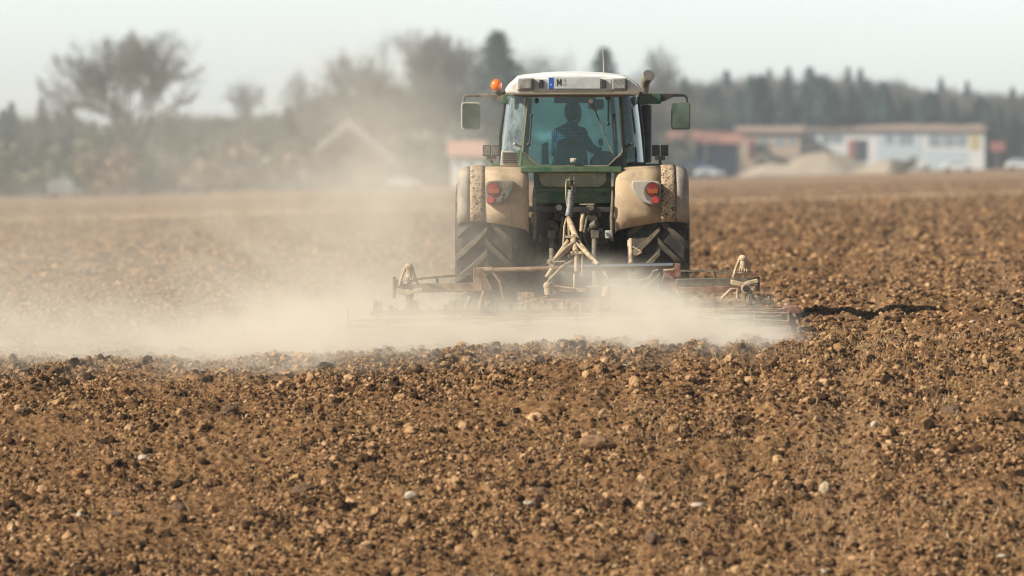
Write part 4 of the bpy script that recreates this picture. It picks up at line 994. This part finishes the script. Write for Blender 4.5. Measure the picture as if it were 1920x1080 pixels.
for px, top, D, k, lab, wd, mt in (
    (932,52,780,2,'big dark rounded conifer rising left above the cab roof',1.75,needle),(1132,84,800,2,'dark conifer rising right above the cab roof behind the antenna',1.45,needle),
    (78,178,840,1,'slim dark conifer sticking out of the left wood',.9,needle2),(22,188,850,0,'dark conifer at the far left edge of the photo',1.2,needle2),
    (130,190,850,2,'broad blue-green conifer right of the slim one in the left wood',1.2,needle2),(540,196,745,2,'dull green conifer left of the grey-roofed barn',1.4,shrub_g),
    (1362,128,960,0,'tall conifer first from the right mirror on the right skyline',1.1,needle2),(1442,124,980,1,'slender conifer second along the right skyline',.9,needle2),
    (1478,122,970,1,'pointed conifer left of the broadest dark conifer on the right',1.0,needle2),(1518,122,940,2,'broadest dark conifer on the right skyline over the sand heaps',1.35,needle2),
    (1590,122,980,1,'left one of two close pointed conifers on the right skyline',1.0,needle2),(1613,124,985,1,'right one of two close pointed conifers on the right skyline',1.0,needle2),
    (1652,150,960,0,'lower conifer sloping down right of the close pair',1.1,needle2),(1684,160,950,1,'small conifer between the close pair and the lone pointed one',1.0,needle2),
    (1764,142,990,1,'lone pointed conifer above the right end of the pale building',1.0,needle2),(1813,148,990,1,'second lone pointed conifer above the red sign',1.0,needle2),
    (1898,160,980,0,'conifer at the right edge of the photo',1.0,needle2),(1590,168,900,2,'dark conifer low in front of the wood above the pale building',1.3,needle2),
    (1690,178,900,0,'mid green conifer in the wood behind the white gable wall',1.1,shrub_g),(1735,180,900,0,'dark conifer beside the mid green one in the right wood',1.1,needle2),
    (1410,170,900,2,'grey green conifer above the red-roofed shed',1.2,needle2)):
    place('conifer', CO[k], (bark, mt), px, D, top, lab, 'tree', 'conifers', 20, None, wd)
# the woods behind: one mass
def wood(name, label, px0, px1, D0, D1, tops, n, mats, seed):
    r = np.random.default_rng(seed); VV, FF, off = [], [], 0
    base = [(np.array([v.co[:] for v in t[1].vertices]), np.array([p.vertices[:] for p in t[1].polygons])) for t in BT[1:3]]
    for _ in range(n):
        px = r.uniform(px0, px1); D = r.uniform(D0, D1); x = bgx(px, D); z0 = gz(x, D)
        top = np.interp(px, [a for a, _ in tops], [b for _, b in tops]) + r.uniform(0, 38)
        h = max(4, bgz(top, D) - z0); V, Fq = base[r.integers(2)]
        a = r.uniform(0, 6.28); c, s = math.cos(a), math.sin(a); k = h/20; w = k*r.uniform(.85,1.25)
        P_ = np.stack([(V[:,0]*c - V[:,1]*s)*w + x, (V[:,0]*s + V[:,1]*c)*w + D, V[:,2]*k*r.uniform(.9,1) + z0 - .25*h*0], -1)
        VV.append(P_); FF.append(Fq + off); off += len(V)
    me = fast_mesh(name, np.concatenate(VV), quads=np.concatenate(FF)); me.materials.append(mats)
    o = bpy.data.objects.new(name, me); col.objects.link(o); tag(o, label, 'wood', kind='stuff'); return o
purple = surf('far_twigs', (.105,.098,.095), (.155,.145,.14), .3, .95)
wood('bare_wood', 'grey brown leafless wood along the right skyline', 1180, 2100, 906, 1080, [(1180,150),(1300,124),(1420,124),(1600,126),(1700,146),(1800,156),(2100,164)], 340, purple, 5)
wood('bare_thicket', 'grey leafless thicket along the left and middle treeline', -150, 1300, 820, 980, [(-150,190),(150,196),(400,200),(560,190),(620,150),(900,135),(1000,130),(1300,150)], 300, twig_olive, 6)
def spruces(name, label, px0, px1, D0, D1, tops, n, mat, seed):
    r = np.random.default_rng(seed); VV, FF, off = [], [], 0
    base = [(np.array([v.co[:] for v in t[1].vertices]), np.array([p.vertices[:] for p in t[1].polygons])) for t in CO]
    for _ in range(n):
        px = r.uniform(px0, px1); D = r.uniform(D0, D1); x = bgx(px, D); z0 = gz(x, D)
        h = max(4, bgz(np.interp(px, [a for a, _ in tops], [b for _, b in tops]) + abs(r.normal())*32, D) - z0); V, Fq = base[r.integers(3)]
        k = h/20; w = k*r.uniform(.9,1.5); VV.append(np.stack([V[:,0]*w+x, V[:,1]*w+D, V[:,2]*k+z0], -1)); FF.append(Fq+off); off += len(V)
    me = fast_mesh(name, np.concatenate(VV), quads=np.concatenate(FF)); me.materials.append(mat)
    o = bpy.data.objects.new(name, me); col.objects.link(o); tag(o, label, 'wood', kind='stuff')
spruces('spruce_wood', 'blue green spruces mixed into the wood along the right skyline', 1270, 2050, 884, 902, [(1270,140),(1500,132),(1620,134),(1700,156),(2050,166)], 60, needle2, 15)
spruces('spruce_thicket', 'blue green spruces mixed into the wood at the left edge', -120, 190, 800, 900, [(-120,192),(190,205)], 16, needle2, 16)
# undergrowth: one leafy belt behind the buildings
def belt(name, label, px0, px1, D0, D1, top0, top1, n, mat, seed):
    r = np.random.default_rng(seed); m_ = r.uniform(0,1,(n,3)); px = px0+(px1-px0)*m_[:,0]; D = D0+(D1-D0)*m_[:,1]
    x = (px-960)*D/F; z0 = base_h(x, D); zt = CAMZ-((top0+(top1-top0)*m_[:,0])-HOR)*D/F
    zt = zt*(.75+.5*vnoise(x/6, D/9, seed)) + 0
    z = z0 + (zt-z0)*m_[:,2]**.8; c = np.stack([x,D,z],-1)
    u = r.normal(size=(n,3)); u /= np.linalg.norm(u,axis=1)[:,None]; v = np.cross(u, r.normal(size=(n,3))); v /= np.linalg.norm(v,axis=1)[:,None]
    s = r.uniform(.25,.8,(n,1)); V = np.stack([c-u*s, c+v*s*.7, c+u*s, c-v*s*.7],1).reshape(-1,3)
    me = fast_mesh(name, V, quads=np.arange(4*n).reshape(n,4)); me.materials.append(mat)
    o = bpy.data.objects.new(name, me); col.objects.link(o); tag(o, label, 'undergrowth', kind='stuff')
belt('undergrowth', 'olive brown undergrowth below the left treeline', -150, 1300, 790, 900, 250, 240, 16000, shrub_g, 8)
belt('brushwood', 'grey brushwood at the foot of the right wood', 1180, 2100, 930, 1000, 205, 205, 14000, purple, 9)
for px, top, D, k, wd, mt, lab in (
    (205,262,690,0,1.0,shrub_b,'tan dead bush at the foot of the great tree, left side'),(300,235,695,1,1.2,shrub_g,'tall olive bush under the great spreading tree'),
    (30,268,705,2,1.3,shrub_g,'low grey green bush at the left edge below the dark conifers'),(375,262,700,1,1.0,shrub_g,'olive bush right of the great tree trunk'),(440,270,690,2,.9,shrub_b,'tan bush between the great tree and the barn'),
    (500,250,720,1,1.1,shrub_g,'dark olive bush left of the barn wall'),(150,280,700,1,.8,shrub_g,'grey green bush behind the grey van'),
    (1440,262,820,1,1.0,needle2,'dark round bush in front of the beige building'),(1705,292,780,0,1.1,shrub_g,'low olive bush at the foot of the right sand heap')):
    place('bush', BU[k], (bark, mt), px, D, top, lab, 'bush', 'bushes', (3,4,3)[k], None, wd)

# --- buildings
plas = lambda n, c, c2=None: surf(n, c, c2 or tuple(v*.88 for v in c), .8, .85)
W = {'wood': plas('barn_boards',(.155,.115,.085)), 'greyroof': plas('grey_roof',(.30,.295,.285)), 'red': plas('red_tiles',(.36,.15,.105),(.30,.16,.12)), 'blue': plas('shade_blue_front',(.012,.035,.075)),
     'white': plas('white_wall',(.70,.72,.72)), 'pale': plas('pale_blue_wall',(.50,.60,.66)), 'beige': plas('beige_wall',(.46,.37,.28)), 'brownroof': plas('brown_roof',(.30,.21,.16)),
     'win': surf('window_glass',(.20,.26,.31),(.26,.32,.36),1,.15), 'sand': plas('sand',(.33,.27,.20)), 'tarp': plas('blue_container',(.03,.11,.25)), 'redp': plas('red_board',(.34,.12,.10)), 'yel': plas('yellow_board',(.50,.42,.20)), 'car': surf('white_car_paint',(.72,.74,.75),None,2,.25,coat=.6), 'cardark': surf('dark_car_paint',(.03,.035,.04),None,2,.25,coat=.6), 'salmon': plas('salmon_roof',(.50,.27,.20)), 'gravel': plas('gravel',(.50,.43,.33)), 'tyre': plas('car_tyre',(.02,.02,.02)), 'grey': plas('grey_wall',(.20,.20,.19))}
def house(name, label, px0, px1, D, py_e, py_r, depth, wall, roof, gable=False, over=.5, cat='building', group=None):
    """walls and a pitched roof, measured from the photograph at distance D; gable=True shows the gable end"""
    x0, x1 = bgx(px0, D), bgx(px1, D); xm = (x0+x1)/2; z0 = min(gz(x0, D), gz(x1, D)) - .2; ze, zr = bgz(py_e, D), bgz(py_r, D)
    e = empty(name, (xm, D, z0), label, cat, group); w = (x1-x0)/2; he, hr = ze-z0, zr-z0
    m = MB()
    if gable:
        m.prism([(-w,0),(w,0),(w,he-.4),(0,hr-.5),(-w,he-.4)], 0, depth); m.build('wall', wall, e, smooth=False)
        m = MB(); th = 1.2; k = (hr-he)/w; ox = w+over
        m.prism([(-ox,he-over*k-th),(0,hr-th),(ox,he-over*k-th),(ox,he-over*k),(0,hr),(-ox,he-over*k)], -over, depth+over)
    else:
        m.prism([(-w,0),(w,0),(w,he),(-w,he)], 0, depth); m.build('wall', wall, e, smooth=False)
        m = MB(); m.loft([[(-w-over,-over,he),(-w-over,depth/2,hr),(-w-over,depth+over,he),(-w-over,depth/2,hr-.3+.02),],[(w+over,-over,he),(w+over,depth/2,hr),(w+over,depth+over,he),(w+over,depth/2,hr-.28)]])
    m.build('roof', roof, e, smooth=False)
    return e
def panel(e, name, px0, px1, py0, py1, D, mat, proud=.06, parent=None):
    L = e.location; m = MB(); m.box(bgx(px0,D)-L.x, bgx(px1,D)-L.x, -proud, .08, bgz(py1,D)-L.z, bgz(py0,D)-L.z); return m.build(name, mat, parent or e, smooth=False)
b = house('barn', 'brown wooden barn with a pale grey gable roof, behind the dust left of the tractor', 580, 728, 740, 283, 222, 18, W['wood'], W['greyroof'], True, .9)
panel(b, 'barn_door', 620, 668, 288, 342, 740, plas('door_boards',(.09,.07,.055)))
house('shed', 'low pale grey lean-to left of the barn', 500, 578, 742, 304, 294, 8, W['grey'], W['greyroof'])
h = house('house', 'house with a salmon tiled roof behind the left mirror of the tractor', 846, 905, 700, 292, 264, 9, W['white'], W['salmon'])
for u in (852,878): panel(h, 'window', u, u+10, 300, 312, 700, W['win'])
sh = house('open_shed', 'open shed with a red tiled roof and a front coloured dark blue for the shade inside, right of the tractor', 1258, 1388, 840, 270, 243, 14, W['blue'], W['red'])  # solid front; the shade of the open inside is put into its colour
for u in (1262,1322,1383): panel(sh, 'post', u, u+3, 270, 325, 840, W['beige'], .2)
bb = house('long_building', 'long beige building with a brown roof between the open shed and the pale building', 1388, 1500, 870, 248, 236, 14, W['beige'], W['brownroof'])
panel(bb, 'door', 1402, 1416, 262, 300, 870, W['redp']); panel(bb, 'window', 1452, 1470, 255, 272, 870, W['win'])
for u in (1426,1480): panel(bb, 'window', u, u+12, 255, 270, 870, W['win'])
pb = house('pale_building', 'long pale blue and white building with a brown roof, at right', 1492, 1846, 880, 244, 232, 16, W['white'], W['brownroof'])
panel(pb, 'blue_wall', 1645, 1728, 246, 300, 880, W['pale'], .04)
panel(pb, 'red_door', 1590, 1602, 262, 298, 880, W['redp']); panel(pb, 'dark_door', 1604, 1626, 262, 302, 880, W['cardark'])
for u0,u1,v0,v1 in ((1500,1530,252,268),(1540,1556,252,268),(1560,1580,252,268),(1660,1676,252,270),(1684,1712,252,272),(1740,1764,254,275),(1768,1790,254,275),(1794,1812,254,275)):
    panel(pb, 'window', u0,u1,v0,v1, 880, W['win'])
panel(pb, 'grey_base', 1735, 1815, 282, 318, 880, W['pale'], .05); panel(pb, 'yellow_board', 1818, 1836, 254, 280, 880, W['yel'])
e = empty('red_sign', (bgx(1870,860), 860, gz(bgx(1870,860),860)), 'red sign board on a post right of the pale building', 'sign')
m = MB(); L = e.location; m.box(-1.1,1.1,-.05,.05,bgz(284,860)-L.z,bgz(266,860)-L.z); m.build('sign_board', W['redp'], e); m = MB(); m.cyl((0,0.1,-.2),(0,.1,bgz(270,860)-L.z),.08); m.build('post', W['grey'], e)
ct = empty('container', (bgx(1304,815), 815, gz(bgx(1304,815),815)), 'small bright blue container in front of the open shed', 'container')
m = MB(); m.box(-1.6,1.6,0,3,0,bgz(302,815)-ct.location.z)
for k in range(14): m.box(-1.5+k*.22,-1.42+k*.22,-.04,0.02,.1,bgz(304,815)-ct.location.z)
m.build('shell', W['tarp'], ct, smooth=False); m = MB(); m.box(-.03,.03,-.08,-.05,.1,2.0); m.build('locking_bar', W['grey'], ct)
def heap(label, px, D, top, wpx, seed):
    x = bgx(px, D); z0 = gz(x, D); h = bgz(top, D)-z0; w = wpx*D/F; r = np.random.default_rng(seed)
    n, k = 40, 14; V = []
    for j in range(k+1):
        f = j/k
        for i in range(n):
            a = 6.283*i/n; rr = w/2*f*(1+.12*math.sin(2*a+seed)+.07*math.sin(5*a+2*seed)); V.append((rr*math.cos(a), rr*math.sin(a)*.7, h*(.5+.5*math.cos(math.pi*f))*(1+.05*r.normal()) - .15*f))
    Q = np.array([(j*n+i, j*n+(i+1)%n, (j+1)*n+(i+1)%n, (j+1)*n+i) for j in range(k) for i in range(n)])
    me = fast_mesh('sand_heap', np.array(V), quads=Q); me.materials.append(W['sand']); o = bpy.data.objects.new('sand_heap', me); col.objects.link(o); o.location = (x, D, z0)
    tag(o, label, 'heap', 'sand heaps')
heap('tall pale sand heap between the beige and the pale building', 1545, 800, 286, 260, 1)
heap('lower sand heap in front of the pale building', 1672, 790, 300, 170, 2)
heap('flat sand bank left of the tall heap', 1450, 805, 306, 170, 3)
def car(name, label, px, D, lpx, mat, van=False, rz=0.0):
    x = bgx(px, D); L = max(4.2, lpx*D/F); e = empty(name, (x, D, gz(x, D)), label, 'van' if van else 'car', None, rz)
    h = 2.3 if van else 1.45; l = L/2
    pr = [(-l,.35),(l,.35),(l,.95),(l*.62,1.05),(l*.42,h),(-l*.92,h),(-l,1.1)] if van else [(-l,.35),(l,.35),(l,.8),(l*.55,.92),(l*.2,h),(-l*.55,h),(-l*.88,.95),(-l,.85)]
    m = MB(); m.prism(pr, -.85, .85); m.build('body', mat, e, bevel=.08)
    m = MB(); m.prism([(l*.5,1.05),(l*.36,h-.12),(-l*.1,h-.12),(-l*.1,1.05)] if van else [(l*.44,.95),(l*.17,h-.08),(-l*.5,h-.08),(-l*.75,.97)], -.87, .87); m.build('window', W['win'], e)
    for u in (-l*.62, l*.62):
        for v in (-.8,.8): m = MB(); m.cyl((u,v-.1,.33),(u,v+.1,.33),.33,n=18); m.build('wheel', W['tyre'], e)
car('parked_van', 'grey van parked among the bushes at left below the great tree', 122, 690, 44, W['grey'], True)
car('parked_car', 'dark car parked right of the great tree trunk', 365, 690, 70, W['cardark'])
car('parked_car', 'white car parked in the dust between barn and tractor', 757, 700, 45, W['car'])
car('parked_car', 'white car parked at the foot of the pale building', 1795, 770, 62, W['car'])
car('parked_car', 'white car cut by the right edge of the photo', 1915, 770, 60, W['car'])
car('parked_car', 'white car half hidden beside the blue container', 1330, 800, 40, W['car'])
m = MB(); m.cyl((0,0,-.3),(0,0,2.6),.09,n=8); m.box(-.5,.5,-.05,.05,2.1,2.5); m.box(-.08,.08,-.08,.08,2.5,2.62); o = m.build('marker_post', W['cardark']); o.location = (bgx(88,680),680,gz(bgx(88,680),680)); tag(o, 'thin dark post at the end of the gravel road at far left', 'post')
# pale gravel road at the far left edge of the field
m = MB(); rings = []
for px, D, wd in ((-700,640,9),(-200,660,8),(0,676,8),(90,690,7),(180,712,6),(420,760,4)):
    x = bgx(px, D); rings.append([(x, D-wd, gz(x, D-wd)+.12), (x, D+wd*1.4, gz(x, D+wd*1.4)+.12)])
m.loft(rings, caps=False, closed=False); o = m.build('gravel_road', W['gravel']); tag(o, kind='structure')

# ------------------------------------------------------------------ DUST (a grid of density, worked out once)
def dust_cloud():
    vol = bpy.data.meshes.new('dust_cloud'); vol.from_pydata([(0,0,0)], [], [])
    o = bpy.data.objects.new('dust_cloud', vol); col.objects.link(o)
    tag(o, 'thick beige dust cloud blown up by the cultivator and drifting left', 'dust', kind='stuff')
    m, nt, out = nodes_of('dust'); pv_ = N(nt, 'ShaderNodeVolumePrincipled'); nt.links.new(pv_.outputs[0], out.inputs['Volume'])
    pv_.inputs['Color'].default_value = (*DUSTCOL, 1); pv_.inputs['Density'].default_value = 1.0; pv_.inputs['Anisotropy'].default_value = DUSTG
    try: m.volume_intensity = 1
    except Exception: pass
    m.cycles.volume_step_rate = DUSTSTEP
    m.cycles.volume_sampling = 'MULTIPLE_IMPORTANCE'
    ng = bpy.data.node_groups.new('dust_density', 'GeometryNodeTree'); ng.interface.new_socket('Geometry', in_out='INPUT', socket_type='NodeSocketGeometry'); ng.interface.new_socket('Geometry', in_out='OUTPUT', socket_type='NodeSocketGeometry')
    L = ng.links.new; go = N(ng, 'NodeGroupOutput'); vc = N(ng, 'GeometryNodeVolumeCube'); sm = N(ng, 'GeometryNodeSetMaterial'); sm.inputs['Material'].default_value = m
    x0,x1,y0,y1,z0,z1 = -9.5,3.9,55.8,79.0,-.7,4.6; vx = .08
    vc.inputs['Min'].default_value = (x0,y0,z0); vc.inputs['Max'].default_value = (x1,y1,z1)
    vc.inputs['Resolution X'].default_value = int((x1-x0)/vx); vc.inputs['Resolution Y'].default_value = int((y1-y0)/vx/1.6); vc.inputs['Resolution Z'].default_value = int((z1-z0)/vx*1.2)
    pos = N(ng, 'GeometryNodeInputPosition'); sp = N(ng, 'ShaderNodeSeparateXYZ'); L(pos.outputs[0], sp.inputs[0]); x, y, z = sp.outputs
    def val(s, v):
        if isinstance(v, (int, float)): s.default_value = v
        else: L(v, s)
    def ma(op, a, b=0.0, c=None):
        n = N(ng, 'ShaderNodeMath', operation=op); val(n.inputs[0], a); val(n.inputs[1], b)
        if c is not None: val(n.inputs[2], c)
        return n.outputs[0]
    mul = lambda a, b: ma('MULTIPLY', a, b); add = lambda a, b: ma('ADD', a, b)
    def mr(v, a, b, c=0.0, d=1.0, smooth=True):
        n = N(ng, 'ShaderNodeMapRange'); n.interpolation_type = 'SMOOTHSTEP' if smooth else 'LINEAR'; n.clamp = True
        val(n.inputs[0], v)
        for k, w in zip((1,2,3,4), (a,b,c,d)): n.inputs[k].default_value = w
        return n.outputs[0]
    def noise(sx, sy, sz, det=4, rough=.55, dist=.0, ox=0., shear=0.):
        c = N(ng, 'ShaderNodeCombineXYZ'); L(add(mul(x, sx), add(mul(z, shear), ox)), c.inputs[0]); L(mul(y, sy), c.inputs[1]); L(mul(z, sz), c.inputs[2])
        n = N(ng, 'ShaderNodeTexNoise'); n.inputs['Scale'].default_value = 1; n.inputs['Detail'].default_value = det; n.inputs['Roughness'].default_value = rough; n.inputs['Distortion'].default_value = dist
        L(c.outputs[0], n.inputs['Vector']); return n.outputs[0]
    h = ma('SUBTRACT', z, mul(ma('SUBTRACT', x, .72), SLOPE)); hp = ma('MAXIMUM', h, 0)
    n1 = mr(noise(1.3,.9,1.9,5,.6,.6,0,.8), .36,.66,0,1); n2 = mr(noise(.45,.35,.8,3,.5,.3,7,.3), .34,.64,0,1); n3 = mr(noise(3.2,2.0,3.6,4,.6,.5,3,1.2), .36,.64,0,1)
    ey = mul(mr(y,57.0,59.4), mr(y,67.5,73,1,0))
    eyd = mul(mr(y,66.5,69.0), mr(y,74.5,78.5,1,0))
    eyn = mul(mr(y,56.0,59.8), mr(y,64.0,66.4,1,0))            # low sheet: behind and under the cultivator
    # low dense sheet hugging the soil
    hA = mr(x,-5.5,3.2,.19,.09,False); sheet = ma('POWER', 2.71828, mul(ma('DIVIDE', ma('POWER', hp, 1.25), hA), -1.0))
    A = mul(mul(sheet, mr(x,2.2,3.25,1,0)), mul(mr(x,-4.6,-1.3,.14,1), add(.14, add(mul(n1,1.1), mul(n2,.5)))))
    # billows under and left of the frame
    hB = mr(x,-5,2.6,.62,.34,False); bil = ma('POWER', 2.71828, mul(ma('POWER', ma('DIVIDE', hp, hB), 2), -1.0))
    B = mul(mul(bil, mr(x,1.2,2.9,1,.0)), mul(mul(n1, add(.12,mul(n2,1.3))), mr(x,-5,-1,.40,1)))
    # thin veil drifting away to the left
    veil = mul(ma('POWER', 2.71828, mul(ma('DIVIDE', hp, 1.35), -1.0)), mul(mr(x,-1.9,.7,1,.0), mr(x,-6.2,-2.2,.55,1))); C = mul(veil, add(.22, mul(n2,1.25)))
    # tall faint plume left of the cab
    gx = ma('DIVIDE', ma('SUBTRACT', x, add(-1.25, mul(h,-.10))), 1.15); pl = mul(ma('POWER', 2.71828, mul(mul(gx,gx), -1.0)), mr(h,1.5,3.9,1,0)); Dd = mul(pl, add(.12, mul(n2,1.2)))
    # wisp curling up at the right of the frame centre
    wx = ma('DIVIDE', ma('SUBTRACT', x, add(2.05, mul(h,-1.35))), .42); wi_ = mul(ma('POWER', 2.71828, mul(mul(wx,wx), -1.0)), mr(h,.35,1.05,1,0)); E = mul(mul(wi_, eyn), add(.2, n3))
    tot = add(mul(mul(A,eyn), K_A), add(mul(mul(B,eyn), K_B), add(mul(mul(C,ey), K_C), add(mul(mul(Dd,eyd), K_D), mul(E, K_E)))))
    tot = mul(tot, mul(mr(x,-9.4,-8.2), mr(h,3.7,4.3,1,0)))
    tot = mul(tot, add(.28, mul(n3,1.15)))
    tot = ma('MULTIPLY', tot, ma('GREATER_THAN', tot, .004))
    L(tot, vc.inputs['Density']); L(vc.outputs[0], sm.inputs['Geometry']); L(sm.outputs[0], go.inputs[0])
    md = o.modifiers.new('dust', 'NODES'); md.node_group = ng
    return o
DUSTCOL = (.992,.935,.815); DUSTG = 0; DUSTSTEP = 4.0
K_A, K_B, K_C, K_D, K_E = 2.2, .36, .185, .10, .62
if USE_DUST: dust_cloud()

# ------------------------------------------------------------------ AIR
if USE_HAZE:
    m, nt, out = nodes_of('air'); pv_ = N(nt, 'ShaderNodeVolumePrincipled'); nt.links.new(pv_.outputs[0], out.inputs['Volume'])
    pv_.inputs['Color'].default_value = (.80,.92,1.0,1); pv_.inputs['Density'].default_value = HAZE; pv_.inputs['Anisotropy'].default_value = .0
    mb = MB(); mb.box(-420,420,-40,1500,-15,75); hz = mb.build('haze', m, smooth=False); tag(hz, kind='stuff')

# ------------------------------------------------------------------ LIGHT, SKY, CAMERA
SUN = Vector((-1.0, -.42, .73)).normalized()
el = math.asin(SUN.z); az = math.atan2(SUN.x, SUN.y)
li = bpy.data.lights.new('sun', 'SUN'); li.energy = SUNE; li.angle = R(.5); li.color = (1,.93,.82)
so = bpy.data.objects.new('sun', li); col.objects.link(so); so.rotation_euler = SUN.to_track_quat('Z', 'Y').to_euler(); so.location = (-40,-10,40)
w = bpy.data.worlds.new('World'); sc.world = w; w.use_nodes = True; nt = w.node_tree; nt.nodes.clear()
out = N(nt, 'ShaderNodeOutputWorld'); bg = N(nt, 'ShaderNodeBackground'); sky = N(nt, 'ShaderNodeTexSky'); sky.sky_type = 'NISHITA'
sky.sun_disc = False; sky.sun_elevation = el; sky.sun_rotation = az; sky.altitude = 300; sky.air_density = 1.0; sky.dust_density = 1.5; sky.ozone_density = 1
hs_ = N(nt, 'ShaderNodeHueSaturation'); hs_.inputs['Saturation'].default_value = .35; hs_.inputs['Value'].default_value = 1.0
nt.links.new(sky.outputs[0], hs_.inputs['Color']); tc = N(nt, 'ShaderNodeTexCoord'); sx = N(nt, 'ShaderNodeSeparateXYZ'); nt.links.new(tc.outputs['Generated'], sx.inputs[0])
mm_ = N(nt, 'ShaderNodeVectorMath', operation='SCALE'); nt.links.new(hs_.outputs[0], mm_.inputs[0]); mm_.inputs['Scale'].default_value = 1.15; mv_ = N(nt, 'ShaderNodeVectorMath', operation='MULTIPLY'); nt.links.new(mm_.outputs[0], mv_.inputs[0]); nt.links.new(ramp(nt, sx.outputs['Z'], [(0,(.95,.99,1.02)),(.045,(.88,.945,.99)),(.15,(.20,.235,.275)),(.5,(.09,.11,.14))]), mv_.inputs[1]); nt.links.new(mv_.outputs[0], bg.inputs[0]); bg.inputs[1].default_value = SKY; nt.links.new(bg.outputs[0], out.inputs[0])
cam = bpy.data.cameras.new('camera'); co = bpy.data.objects.new('camera', cam); col.objects.link(co); sc.camera = co
cam.lens = 200; cam.sensor_width = 36; cam.clip_start = .5; cam.clip_end = 9000
co.location = (0,0,CAMZ); co.rotation_euler = (R(90) - math.atan((540-HOR)/F), 0, 0)
cam.dof.use_dof = True; cam.dof.focus_distance = 62.8; cam.dof.aperture_fstop = FSTOP; cam.dof.aperture_blades = 9
sc.view_settings.view_transform = 'Standard'; sc.view_settings.look = 'None'; sc.view_settings.gamma = 1; sc.view_settings.exposure = EXPO
c = sc.cycles; c.use_denoising = True
try: c.denoiser = 'OPENIMAGEDENOISE'; c.denoising_input_passes = 'RGB_ALBEDO_NORMAL'
except Exception: pass
c.filter_width = 1.1; c.use_adaptive_sampling = True; c.adaptive_threshold = .02; c.max_bounces = 8; c.transparent_max_bounces = 24; c.volume_bounces = 5; c.diffuse_bounces = 3; c.glossy_bounces = 3; c.transmission_bounces = 6
c.volume_max_steps = 512; c.caustics_reflective = False; c.caustics_refractive = False
